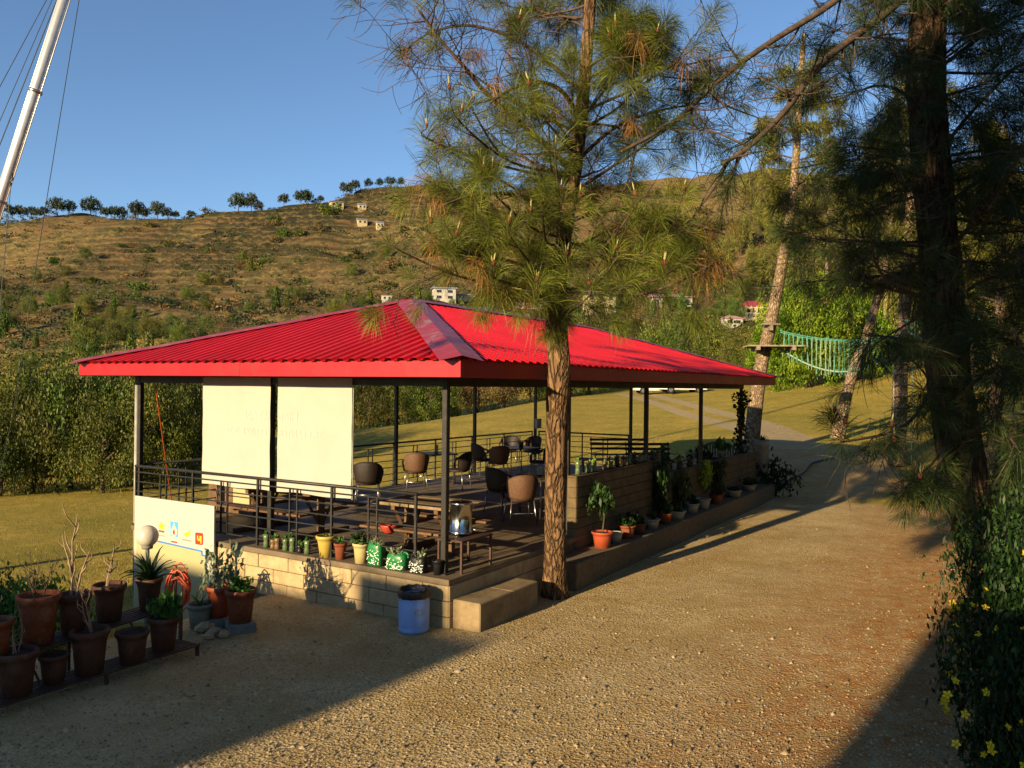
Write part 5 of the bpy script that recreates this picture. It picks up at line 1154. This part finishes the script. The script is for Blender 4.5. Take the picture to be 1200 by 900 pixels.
make_pine('dark_pine', 'big dark pine with a leaning trunk among yellow flowers at the yard edge', T2, [.34, .31, .29, .27, .265, .255, .24, .22, .12], limbs2, (MT['bark_dark'], MT['needle_dark']), 23, 'near pines', 88, .31, .0024, 9, None, .25, droop=.28)
# --- pines of the rope course and beyond
def bg_limbs(z0, z1, n, Lr, tone=.55, bare=.2, ts=1.25, up=.12):
    def f(mb, tips, rd, P, rad, dd, base):
        for k in range(n):
            z = z0+(z1-z0)*rd.random(); q, r_ = at_z(P, rad, z-base.z); a = rd.uniform(0, 6.28); f_ = 1-.65*(z-z0)/(z1-z0)
            grow(mb, tips, rd, q, (math.cos(a), math.sin(a), rd.uniform(-.2, .5)), Lr*rd.uniform(.6, 1.1)*f_, .035*f_+.01, 2, up, 4, bare, ts, 5, .35, tone, .008, dd)
    return f
def bgpine(label, pts, r0, z0, n, Lr, seed, tone=.55, nn=34, w=.0075, top=None):
    radii = [r0*(1-.72*i/(len(pts)-1)) for i in range(len(pts))]; z1 = pts[-1].z-.3
    return make_pine('pine_tree', label, pts, radii, bg_limbs(z0, z1, int(n*1.2), Lr, tone), (MT['bark_far'], MT['needle_far']), seed, 'pines beyond the pavilion', int(nn*1.1), .36, w, 0, None, .2, 6, .05, False, 12)
g1 = ground_at(878, 27.5, 530); bgpine('tall leaning pine with a plank platform behind the far roof corner', [g1, at(890, 440, 27.5), at(905, 370, 27.5), at(918, 300, 27.5), at(930, 220, 27.5), at(938, 100, 27.5), at(942, 40, 27.5)], .27, 7.0, 30, 2.6, 41)
g2 = ground_at(981, 33, 515); bgpine('leaning pale-barked pine in the meadow below the rope bridge', [g2, at(998, 440, 33), at(1018, 385, 33), at(1040, 300, 33), at(1052, 200, 33), at(1058, 120, 33)], .25, 9.0, 26, 2.8, 42)
g3 = ground_at(1052, 26.5, 530); bgpine('pine with log rungs nailed up its trunk at the rope course', [g3, at(1055, 440, 26.5), at(1060, 360, 26.5), at(1066, 250, 26.5), at(1070, 150, 26.5), at(1072, 80, 26.5)], .26, 7.5, 26, 2.6, 43)
for px, Y, h, z0, seed, lab in ((1163, 25, 11, 6, 44, 'slim pine carrying the second platform behind the dark trunk'), (1125, 42, 13, 5, 45, 'sunlit pine far behind the dark trunk'), (965, 78, 24, 17, 46, 'rounded sunlit pine behind the rope bridge'),
                            (1235, 31, 12, 4, 47, 'broad pine at the meadow edge past the second platform'), (1035, 82, 24, 16, 48, 'sunlit pine between the bright green tree and the rung pine'), (925, 112, 24, 14, 49, 'sunlit pine rising over the red-roofed house')):
    g = ground_at(px, Y, 480); bgpine(lab, [g, g+Vector((.15, 0, h*.35)), g+Vector((.3, .1, h*.7)), g+Vector((.35, .1, h))], .22, g.z+z0*.8, 34, 3.0, seed, .58, 30, .009)
# unseen pine added behind the viewer to shade the dark one
bh = Vector((-3.3, -2.4, 0)); bgpine('unseen pine added behind the viewpoint for its shade', [bh, bh+Vector((.1, 0, 4)), bh+Vector((0, .2, 8)), bh+Vector((.1, .1, 12))], .2, 5.7, 56, 3.0, 50, .5, 26, .016)
# ---------------------------------------------------------------- rope course
def platform(lab, c, w, d, n, rz, grp='tree platforms'):
    t = thing('tree_platform', lab, 'platform', tuple(c), rz, grp)
    for k in range(n): y = -d/2+d*(k+.5)/n; MB().box(-w/2+rnd.uniform(-.05, .05), w/2+rnd.uniform(-.05, .05), y-d/n*.44, y+d/n*.44, 0, .05).build('plank', MT['plank'], t)
    for x in (-w*.3, w*.3): MB().box(x-.06, x+.06, -d/2, d/2, -.12, -.002).build('bearer', MT['plank'], t)
platform('weathered plank platform on the tall leaning pine', at(906, 407, 27.2), 1.9, 1.3, 6, -.15); platform('dark plank platform behind the big dark trunk', at(1158, 390, 24.8), 1.5, 1.2, 6, .1)
bx1 = thing('foot_board', 'small foot board nailed to the tall leaning pine', 'board', tuple(at(903, 381, 27.15)), .1)
MB().box(-.3, .3, -.12, .12, 0, .06, ch=.008).build('plank', MT['plank'], bx1); MB().box(-.05, .05, -.1, .25, -.18, -.002).build('bracket', MT['plank'], bx1)
def rope_bridge(lab, pA, pB, sag, drop, n, mat):
    t = thing('rope_bridge', lab, 'rope bridge', tuple(pA), 0, 'rope course'); d = pB-pA; side = Vector((-d.y, d.x, 0)).normalized()*.32
    cur = lambda s, o: d*s+side*o+Vector((0, 0, -sag*4*s*(1-s)))
    low = lambda s, o: d*s+side*o*.5+Vector((0, 0, -drop*(.55+.45*math.sin(math.pi*s))-sag*4*s*(1-s)))
    for o in (-1, 1): MB().tube([cur(k/16, o) for k in range(17)], .016, 5).build('hand_rope', MT[mat], t, True)
    MB().tube([low(k/16, 0) for k in range(17)], .035, 5).build('foot_rope', MT['rope_pale'], t, True)
    for k in range(1, n):
        for o in (-1, 1):
            s = (k+(.3 if o > 0 else 0))/n; MB().tube([cur(s, o), low(s, o*.15)+Vector((rnd.uniform(-.05, .05), 0, rnd.uniform(-.25, .05)))], .012, 4).build('hanger_rope', MT[mat if rnd.random() < .6 else 'rope_pale'], t)
rope_bridge('turquoise rope bridge slung between the leaning platform pine and the rung pine', at(913, 388, 27.3), at(1056, 392, 26.4), .25, 1.05, 26, 'rope')
rope_bridge('turquoise rope net running from the rung pine to the dark platform', at(1060, 375, 26.4), at(1150, 372, 24.9), .15, .6, 18, 'rope')
rl = thing('rung_ladder', 'log rungs up the trunk of the rung pine', 'ladder', tuple(g3))
for k in range(10): z = .5+k*.36; MB().tube([(-.38, -.3, z), (.38, -.3, z+rnd.uniform(-.03, .03))], .03, 6).build('rung', MT['plank'], rl)
for sx in (-.3, .3): MB().tube([(sx, -.3, .2), (sx, -.3, 4.1)], .012, 5).build('side_rope', MT['rope_pale'], rl)
# ---------------------------------------------------------------- broadleaf trees, hillside, houses, cars
for i in range(4):
    crown_mesh(('olive', i), MT['leaf_olive'], 100+i, 190, 62, .0225, 'dome', .1); crown_mesh(('green', i), MT['leaf'], 110+i, 190, 62, .0225, 'dome', .1)
    crown_mesh(('brown', i), MT['leaf_brown'], 120+i, 160, 48, .02, 'dome', .11); crown_mesh(('pinec', i), MT['needle_far'], 180+i, 240, 46, .026, 'dome', .09); crown_mesh(('bush', i), MT['leaf'], 130+i, 34, 9, .15, 'dome', .18); crown_mesh(('bushb', i), MT['leaf_brown'], 140+i, 34, 9, .13, 'dome', .18)
    crown_mesh(('busho', i), MT['leaf_olive'], 150+i, 34, 9, .15, 'dome', .18); crown_mesh(('ridge', i), MT['needle_ridge'], 160+i, 80, 16, .075, 'umbrella', .1); stem_mesh(i, .55, .04, i)
    crown_mesh(('tall', i), MT['leaf'], 170+i, 150, 24, .08, 'column', .16)
def ctree(kind, lab, px, Y, r_, h, grp, k=0, name='broadleaf_tree', sink=0.):
    p = ground_at(px, Y, 450); p.z -= sink; return place_tree(name, lab, 'tree', tuple(p), r_, h, _cache[('crown', (kind, k % 4))], _cache[('stem', k % 4)], grp, k*1.7+px)
rr_ = random.Random(77)
# thicket at the foot of the lawn, left
for i, (px, Y, r_, h, kd) in enumerate(((-60, 31, 2.2, 4.6, 'olive'), (2, 30.5, 1.5, 3.0, 'olive'), (40, 31.5, 1.9, 4.6, 'olive'), (84, 33, 2.2, 5.3, 'green'), (122, 31, 1.7, 3.5, 'olive'), (148, 34, 2.1, 5.2, 'olive'), (180, 32, 1.6, 4.0, 'green'), (208, 36, 2.0, 4.4, 'olive'),
        (20, 40, 2.8, 4.9, 'green'), (70, 42, 2.8, 5.2, 'olive'), (120, 44, 2.8, 5.6, 'brown'), (175, 42, 2.8, 5.6, 'olive'), (-30, 44, 3.0, 5.0, 'olive'), (228, 40, 2.2, 4.8, 'green'), (250, 47, 2.4, 5.2, 'olive'), (60, 55, 2.8, 5.4, 'brown'), (150, 57, 3.0, 6, 'green'), (215, 58, 3.0, 6.2, 'olive'))):
    ctree(kd, {'olive': 'olive-leaved tree ', 'green': 'greener tree ', 'brown': 'brownish dry-leaved tree '}[kd]+('at the front of the thicket below the lawn' if Y < 38 else 'rising behind the front trees of the thicket below the lawn'), px, Y, r_, h, 'thicket below the lawn', i)
# trees past the meadow, seen between the posts and over the roof
for i, (px, Y, r_, h, kd) in enumerate(((290, 70, 3.2, 7.5, 'green'), (330, 66, 3, 7, 'olive'), (375, 72, 3.4, 8, 'brown'), (415, 70, 3.0, 7.0, 'green'), (432, 63, 2.0, 4.2, 'olive'), (455, 74, 3.2, 7.2, 'green'), (485, 70, 2.6, 5.5, 'olive'), (505, 66, 2.2, 4.2, 'green'), (530, 76, 2.8, 6, 'green'),
        (560, 74, 2.6, 5.2, 'brown'), (590, 76, 3.0, 5.6, 'brown'), (622, 80, 2.8, 5, 'green'), (655, 82, 3, 4.6, 'olive'), (690, 86, 3, 4.2, 'green'), (725, 92, 3.4, 5, 'green'), (775, 96, 3.6, 7, 'green'), (812, 92, 3.6, 7.4, 'olive'), (845, 90, 3.4, 6.5, 'green'), (872, 84, 2.8, 5.5, 'olive'),
        (700, 112, 4, 8, 'olive'), (760, 118, 4, 8.5, 'brown'), (640, 115, 4, 8, 'green'), (580, 118, 4, 8, 'olive'), (890, 76, 2.4, 4, 'green'))):
    ctree(kd, {'olive': 'olive-green tree past the meadow edge', 'green': 'fresh green tree past the meadow edge', 'brown': 'rusty brown tree past the meadow edge'}[kd], px, Y, r_, h, 'trees past the meadow', i)
V_, F_, v_ = leaf_cloud(200, 520, 60, .022, 'dome', .06); bc = npmesh('crown', V_, F_, MT['leaf_bright'], v_); V_, F_, v_ = leaf_cloud(201, 420, 60, .024, 'dome', .065); bc2 = npmesh('crown', V_, F_, MT['leaf_bright'], v_)
for px, Y, r_, h, me, lab, k in ((948, 64, 3.7, 8.4, bc, 'bright lime green domed tree behind the rope bridge', 0), (1002, 66, 3.0, 6.4, bc2, 'lower bright green tree beside the domed one', 1), (908, 72, 2.6, 5.0, bc2, 'small bright green tree beside the leaning platform pine', 2)):
    p = ground_at(px, Y, 430); place_tree('bright_tree', lab, 'tree', tuple(p), r_, h, me, _cache[('stem', k)], 'bright green trees', k)
# ---- pine wood on the right-hand slope
for i in range(34):
    px = rr_.uniform(935, 1330); Y = rr_.uniform(85, 140)
    if i < 14: px = rr_.uniform(1075, 1400); Y = rr_.uniform(44, 75)
    p = ground_at(px, Y, 400); h = rr_.uniform(9, 15); w = h*rr_.uniform(.2, .3)
    t = thing('slope_pine', 'sunlit pine in the wood on the right-hand slope', 'tree', tuple(p), px, 'pine wood on the slope'); o = obj('crown', _cache[('crown', ('pinec', i % 4))], t, (0, 0, h*.28)); o.scale = (w, w, h*.72); o = obj('trunk', _cache[('stem', i % 4)], t); o.scale = (w, w, h*.9)
for i in range(22):
    px = rr_.uniform(835, 1010); Y = rr_.uniform(195, 330); p = ground_at(px, Y, 300); h = rr_.uniform(9, 15); w = h*rr_.uniform(.24, .34)
    t = thing('slope_pine', 'distant sunlit pine high on the slope above the red-roofed house', 'tree', tuple(p), px, 'pines above the red-roofed house'); o = obj('crown', _cache[('crown', ('pinec', i % 4))], t, (0, 0, h*.2)); o.scale = (w, w, h*.8); o = obj('trunk', _cache[('stem', i % 4)], t); o.scale = (w, w, h*.9)
# unseen pines added beside the yard to keep sky light off the low wall
for i, (x_, y_, h, w) in enumerate(((12.5, 9, 11, 3.4), (17.5, 15, 12, 3.6), (11.5, 3, 11, 3.2), (24, 21, 12, 3.8), (13, -4, 12, 3.6), (19, 11, 13, 4))):
    t = thing('slope_pine', 'dense unseen pine added beside the yard to block sky light', 'tree', (x_, y_, H(x_, y_)), x_, 'added shade pines beside the yard'); o = obj('crown', _cache[('crown', ('pinec', i % 4))], t, (0, 0, h*.12)); o.scale = (w, w, h*.88); o = obj('trunk', _cache[('stem', i % 4)], t); o.scale = (w, w, h*.9)
# ---- hillside cover
hr = np.random.RandomState(9)
def hill_pts(n, y0, y1, px0, px1):
    px = hr.uniform(px0, px1, n); Y = hr.uniform(y0, y1, n); x = (px-600)/F_PX*Y; return px, Y, x, hfield(x, Y)
HK = {'green': ('green tree standing on the terraced hillside', 'tree'), 'olive': ('olive tree standing on the terraced hillside', 'tree'), 'brown': ('bare brownish tree on the terraced hillside', 'tree'), 'tall': ('slim tall green tree on the terraced hillside', 'tree')}
px, Y, x, z = hill_pts(560, 122, 310, -30, 880)
dens = np.sin(x*.09+1)*np.sin(Y*.06)+hr.uniform(-1, 1, len(x))-(Y-122)/150-.5*((px < 200) & (Y < 160)); sel = np.argsort(-dens)[:240]
for i in sel:
    kd = ('green', 'olive', 'brown', 'green', 'olive', 'tall')[hr.randint(6)]; s = hr.uniform(1.0, 2.3); lab, ct = HK[kd]
    place_tree('hillside_tree', lab, ct, (x[i], Y[i], z[i]-.15), s*(.55 if kd == 'tall' else 1), s*hr.uniform(1.7, 2.5)*(1.2 if kd == 'tall' else 1), _cache[('crown', (kd, i % 4))], _cache[('stem', i % 4)], kd+' hillside trees', float(i))
px, Y, x, z = hill_pts(70, 235, 380, 60, 900)
for i in range(70):
    kd = ('bush', 'busho', 'bushb')[i % 3]; s = hr.uniform(1.8, 3.4)
    place_tree('hillside_shrub', {'bush': 'dark green shrub clump high on the hillside', 'busho': 'olive shrub clump high on the hillside', 'bushb': 'brown shrub clump high on the hillside'}[kd], 'shrub', (x[i], Y[i], z[i]-.2), s, s*1.1, _cache[('crown', (kd, i % 4))], None, kd+' hillside shrubs', float(i))
def scatter_stuff(name, lab, n, y0, y1, mat, s0, s1, thr, px0=-60, px1=1260, flat=.85, seed=3):
    V0, F0, v0 = leaf_cloud(seed, 8, 4, .24, 'dome', .25); pxs, Ys, xs, zs = hill_pts(n, y0, y1, px0, px1)
    k = (np.sin(xs*.05+seed)*np.sin(Ys*.043+xs*.02)+np.sin(xs*.16)*.5*np.sin(Ys*.11+seed)+hr.uniform(-.9, .9, n)) > thr; xs, Ys, zs = xs[k], Ys[k], zs[k]; N = len(xs)
    s = s0+(s1-s0)*hr.rand(N)**2; t = hr.uniform(0, 6.28, N); c, sn = np.cos(t)[:, None], np.sin(t)[:, None]
    X = (V0[None, :, 0]*c-V0[None, :, 1]*sn)*s[:, None]+xs[:, None]; Yy = (V0[None, :, 0]*sn+V0[None, :, 1]*c)*s[:, None]+Ys[:, None]; Z = V0[None, :, 2]*(s*flat*hr.uniform(.7, 1.4, N))[:, None]+zs[:, None]-.1
    V = np.stack([X, Yy, Z], -1).reshape(-1, 3); F = (F0[None]+len(V0)*np.arange(N)[:, None, None]).reshape(-1, 4); va = np.clip(v0[None]*.5+hr.rand(N)[:, None]*.6-.05, 0, 1).ravel()
    tag(obj(name, npmesh(name, V, F, mat, va)), lab, 'shrubs', None, 'stuff')
MT['ever'] = foliage('evergreen_scrub', '1f2a18', '344026', '4c5634', .3); MT['scrub'] = foliage('scrub_leaves', '34361c', '55512c', '756b3c', .3); MT['scrub_dry'] = foliage('dry_scrub', '5e4a2c', '7d6238', '997c48', .3); MT['scrub_green'] = foliage('green_scrub', '2b3818', '455526', '6a7434', .3)
scatter_stuff('hillside_scrub', 'low olive scrub covering the hillside terraces', 6200, 110, 400, MT['scrub'], .5, 2.0, .1, seed=3)
scatter_stuff('dry_hillside_scrub', 'dry brown scrub covering the hillside terraces', 4400, 110, 400, MT['scrub_dry'], .5, 1.8, .15, seed=5)
scatter_stuff('dark_hillside_scrub', 'dark evergreen scrub dotted over the hillside', 5600, 130, 400, MT['ever'], .7, 2.7, .3, seed=11)
scatter_stuff('green_hillside_scrub', 'green undergrowth at the foot of the hillside', 4200, 85, 300, MT['scrub_green'], .5, 1.9, .15, seed=8)
# ---- pines on the skyline
def ridge(px):
    Y = np.linspace(250, 460, 300); xx = ray(px, 240)[0]*Y; h = hfield(xx, Y); k = int(np.argmax((h-CZ)/Y)); return Vector((xx[k], Y[k], h[k]))
for i, (px, hp_) in enumerate(((17, 13), (27, 12), (40, 11), (46, 10), (54, 10), (68, 17), (83, 13), (109, 18), (126, 11), (137, 12), (146, 12), (164, 18), (172, 11), (187, 17), (199, 11), (208, 8), (226, 8), (281, 18), (296, 17), (306, 9), (334, 12), (354, 13), (361, 13), (377, 7), (407, 13), (417, 11), (432, 10), (445, 9), (458, 10), (470, 9))):
    p = ridge(px); p.y -= 2; h = hp_*p.y/F_PX*1.2; w = h*rr_.uniform(.42, .6); t = place_tree('ridge_pine', 'dark umbrella-crowned pine on the skyline ridge', 'tree', (p.x, p.y, p.z-.4), w, h, _cache[('crown', ('ridge', i % 4))], _cache[('stem', i % 4)], 'pines on the skyline', float(i))
# ---- village houses
def house(lab, px, py, wpx, hpx, wall, roofm, roof='hip', rz=0., Y=None, storeys=1, verandah=False, grp='village houses'):
    p = hit(px, py) if Y is None else ground_at(px, Y, py)
    s = p.y/F_PX; w = wpx*s; h = hpx*s; d = w*.7; t = thing('village_house', lab, 'house', (p.x, p.y, p.z-.2), rz, grp); hh = h*(.66 if roof != 'flat' else .9)
    MB().box(-w/2, w/2, -d/2, d/2, -1.5, hh).build('wall', MT[wall], t)
    ov = w*.07; z1 = h
    if roof == 'flat': MB().box(-w/2-ov, w/2+ov, -d/2-ov, d/2+ov, hh+.002, h).build('roof', MT[roofm], t)
    else:
        rx = w*.22 if roof == 'hip' else w/2+ov
        vs = [(-w/2-ov, -d/2-ov, hh), (w/2+ov, -d/2-ov, hh), (w/2+ov, d/2+ov, hh), (-w/2-ov, d/2+ov, hh), (-rx, 0, z1), (rx, 0, z1)]
        vs += [(a, b, c+.1) for a, b, c in vs[:4]]
        MB().add(vs, [(3, 2, 1, 0), (0, 1, 7, 6), (1, 2, 8, 7), (2, 3, 9, 8), (3, 0, 6, 9), (6, 7, 5, 4), (8, 9, 4, 5), (9, 6, 4), (7, 8, 5)]).build('roof', MT[roofm], t)
    n = max(2, int(w/2.2))
    for st_ in range(storeys):
        z0 = hh*(st_+.3)/storeys; zz1 = hh*(st_+.78)/storeys
        for k in range(n):
            xc = -w/2+w*(k+.5)/n; o = MB().box(xc-w/n*.22, xc+w/n*.22, -d/2-.03, -d/2+.05, z0, zz1).build('window', MT['glass'], t)
            MB().box(xc-w/n*.26, xc+w/n*.26, -d/2-.08, -d/2-.001, z0-.12, z0-.003).build('sill', MT[wall], o)
    if verandah:
        for k in range(5): xc = -w/2+w*k/4; MB().box(xc-.12, xc+.12, -d/2-1.0, -d/2-.8, 0, hh).build('column', MT[wall], t)
        MB().box(-w/2-.2, w/2+.2, -d/2-1.1, -d/2-.035, -1.5, hh*.45).build('balcony', MT[wall], t)
    return t
house('cream house with a red hip roof and columns beyond the leaning pine', 881, 374, 26, 21, 'hwall2', 'hroof_red', 'hip', .1, None, 1, True)
house('low house with a pinkish roof beside the red-roofed one', 857, 381, 22, 12, 'hwall', 'hroof_pink', 'hip', .15)
house('white house with a slate hip roof peeping over the pavilion roof', 568, 370, 20, 12, 'hwall', 'hroof_grey', 'hip', .2); house('long white house with a teal roof above the pavilion roof', 632, 380, 42, 13, 'hwall', 'hroof_teal', 'gable', .05)
house('pale two-storey house behind the pine tufts over the roof', 702, 366, 34, 24, 'hwall2', 'hroof_grey', 'flat', .1, None, 2); house('long white house behind the hanging pine branches', 786, 360, 46, 16, 'hwall', 'hroof_pink', 'gable', -.1)
house('grey-roofed house left of the foreground pine trunk', 620, 358, 34, 12, 'hwall', 'hroof_grey', 'gable', .1); house('two-storey hillside house with dark windows behind the roof peak', 520, 352, 26, 15, 'hwall', 'hroof_grey', 'flat', .2, None, 2)
house('low outbuilding beside the two-storey hillside house', 545, 352, 22, 7, 'hwall2', 'hroof_grey', 'flat', .2); house('tiny white hut above the roof peak', 453, 352, 11, 6, 'hwall', 'hroof_pink', 'flat', .3)
for px, py, w in ((394, 244, 15), (424, 246, 9), (424, 264, 11), (445, 266, 8)): house({394: 'white house on the skyline among the ridge pines', 424: 'small white house just below the skyline' if py < 250 else 'white house lower on the hill below the skyline one', 445: 'tiny grey-roofed hut on the upper hillside'}[px], px, py, w, 7, 'hwall2', 'hroof_grey', 'gable', .4)
house('little brown brick hut in front of the thicket', 208, 486, 8, 11, 'hwall2', 'hroof_red', 'gable', .2, 62)
# ---- parked cars at the top of the meadow
def car(lab, p, rz):
    t = thing('parked_car', lab, 'car', tuple(p), rz, 'white cars parked past the meadow'); L, w = 4.1, 1.7
    prof = [(-2.05, .35), (-2.05, .75), (-1.95, .9), (-1.2, .98), (-.75, 1.4), (.75, 1.45), (1.55, 1.0), (2.0, .85), (2.05, .35)]
    mb = MB(); n = len(prof); vs = [(x_, s*(w/2-(.12 if z_ > 1.1 else 0)), z_) for s in (-1, 1) for x_, z_ in prof]
    mb.add(vs, [tuple(range(n)), tuple(range(2*n-1, n-1, -1))]+[(k, n+k, n+(k+1) % n, (k+1) % n) for k in range(n)]); mb.build('body', MT['carwhite'], t)
    for s in (-1, 1):
        mb = MB(); y = s*(w/2-.05); mb.add([(-.98, y+s*.02, 1.02), (-.62, y-s*.055, 1.34), (.66, y-s*.055, 1.38), (1.3, y+s*.02, 1.04)], [(0, 1, 2, 3)]); mb.build('side_window', MT['glass'], t)
        for x_ in (-1.3, 1.3):
            o = MB().tube([(x_, s*(w/2-.16), .33), (x_, s*(w/2+.02), .33)], .33, 16).build('wheel', MT['tyre'], t); MB().tube([(x_, s*(w/2+.022), .33), (x_, s*(w/2+.03), .33)], .19, 12).build('rim', MT['alu'], o)
for px, py, rz, lab in ((799, 461, .12, 'white hatchback parked by itself past the meadow track'), (768, 462, .05, 'white car parked behind the far posts')): p = hit(px, py); car(lab, p, rz)
# rope slanting down behind the end post
a_ = W(.35, 6.55, 3.0); b_ = ground_at(208, 21.5, 560); tag(MB().tube([a_, (a_+b_)/2+Vector((0, 0, -.05)), b_], .012, 5).build('guy_rope', MT['hose'], None), 'faded rope slanting from the end post down to the lawn', 'rope')
# ---- hedge by the lawn
for i, px in enumerate((-45, -10, 25, 60)):
    p = at(px, 700, 11.9-.1*i); V_, F_, v_ = leaf_cloud(300+i, 120, 16, .07, 'dome', .15); t = thing('box_hedge', 'clipped green hedge bush behind the plant stand', 'hedge', (p.x, p.y, H(p.x, p.y)), i, 'hedge by the lawn'); o = obj('leaves', npmesh('leaves', V_*np.array([.42, .42, .95+.08*(i % 2)]), F_, MT['leaf_pot'], v_), t)
    MB().tube([(0, 0, -.05), (.02, 0, .5)], .03, 6).build('stem', MT['twig'], t)
# ---- flowering shrub at the right edge
def flower():
    mb = MB()
    for k in range(5):
        a = k*1.2566; d = Vector((math.cos(a), math.sin(a), .25)); s = Vector((-math.sin(a), math.cos(a), 0)); mb.add([d*.004, d*.02+s*.012, d*.036+Vector((0, 0, -.004)), d*.02-s*.012], [(0, 1, 2, 3)])
    mb.lathe([(.006, 0), (.007, .008), (.001, .012)], n=6); return mb.mesh('flower', MT['petal'])
fm = flower()
for i, (px, py, Y, w, h, nf, lab) in enumerate(((1205, 760, 7.6, .6, 1.5, 30, 'yellow-flowering shrub sprawling in front of the dark pine trunk'), (1200, 860, 6.3, .5, 1.1, 24, 'low yellow-flowering shrub at the shaded yard edge'), (1235, 640, 9.3, 1.0, 2.1, 6, 'tall dark shrub beside the dark pine trunk'), (1290, 700, 7.8, 1.1, 2.3, 4, 'dense dark shrub behind the flowering one'))):
    x_ = ray(px, py)[0]*Y; t = thing('flowering_shrub', lab, 'shrub', (x_, Y, H(x_, Y)), i, 'shrubs at the yard edge'); V_, F_, v_ = leaf_cloud(320+i, 420, 22, .02/w, 'dome', .1); V_ = V_*np.array([w, w, h]); obj('leaves', npmesh('leaves', V_, F_, MT['leaf_dark'], v_), t)
    mb = MB(); rd = random.Random(i)
    for k in range(16): a = rd.uniform(0, 6.28); mb.tube([(0, 0, -.03), (math.cos(a)*w*.4, math.sin(a)*w*.4, h*.4), (math.cos(a)*w*.95, math.sin(a)*w*.95, h*rd.uniform(.3, .8))], [.01, .007, .003], 4)
    mb.build('stems', MT['twig'], t)
    for k in range(nf):
        a = rd.uniform(2.2-i, 5.6-i); q = rd.uniform(.15, .8); rr0 = w*1.12*math.sqrt(max(.1, 1-(q*2-.9)**2*.8)); o = obj('flower', fm, t, (math.cos(a)*rr0, math.sin(a)*rr0, h*q)); sc = rd.uniform(.8, 1.3); o.scale = (sc, sc, sc); o.rotation_euler = (1.2+rd.uniform(-.5, .5), 0, rd.uniform(-.7, .7)-i)
# ---- two houses behind the viewpoint; their shadows cross the yard
def big_house(lab, cx, cy, side, x0, x1, y0, y1, h):
    w, d = (x1-x0)/2, (y1-y0)/2; c = Vector((cx, cy, 0))+Matrix.Rotation(-SUN_AZ, 3, 'Z') @ Vector(((-w if side < 0 else w), -d, 0))
    t = thing('yard_house', lab, 'house', tuple(c), -SUN_AZ, 'houses behind the viewpoint')
    MB().box(-w, w, -d, d, -.3, h-.3).build('wall', MT['hwall'], t); MB().box(-w-.001, w+.001, -d-.3, d+.001, h-.298, h).build('roof', MT['hroof_grey'], t)
    if side < 0: MB().box(w-2.3, w-.8, d-1.6, d-.002, h+.001, h+.5, ch=.02).build('shade_block', MT['hwall'], t)  # unseen roof block, added to throw shade on part of the plinth
    for fl in (0, 1):
        for k in range(int(w)): xc = -w+1+k*2; o = MB().box(xc-.5, xc+.5, d-.02, d+.03, fl*2.8+1, fl*2.8+2.2).build('window', MT['glass'], t); MB().box(xc-.58, xc+.58, d+.002, d+.1, fl*2.8+.9, fl*2.8+.995).build('sill', MT['hwall'], o)
sx, sy = math.sin(SUN_AZ), math.cos(SUN_AZ)
def back(px, py, y): p = onz(px, py, 0); k = (p.y-y)/sy; return p.x-sx*k, k*math.tan(SUN_EL)
xl, _ = back(400, 826, -12); _, hl = back(330, 728, -12); hl -= .2; xr, _ = back(1010, 838, -12); _, hr_ = back(1140, 705, -12)
big_house('two-storey flat-roofed house behind the viewpoint, the one further left', xl, -12, -1, 0, 10, -22, -12, hl); big_house('two-storey flat-roofed house behind the viewpoint, the one further right', xr, -12, 1, 0, 20, -22, -12, hr_)
print('houses', xl, hl, xr, hr_, 'OBJ', len(bpy.data.objects))
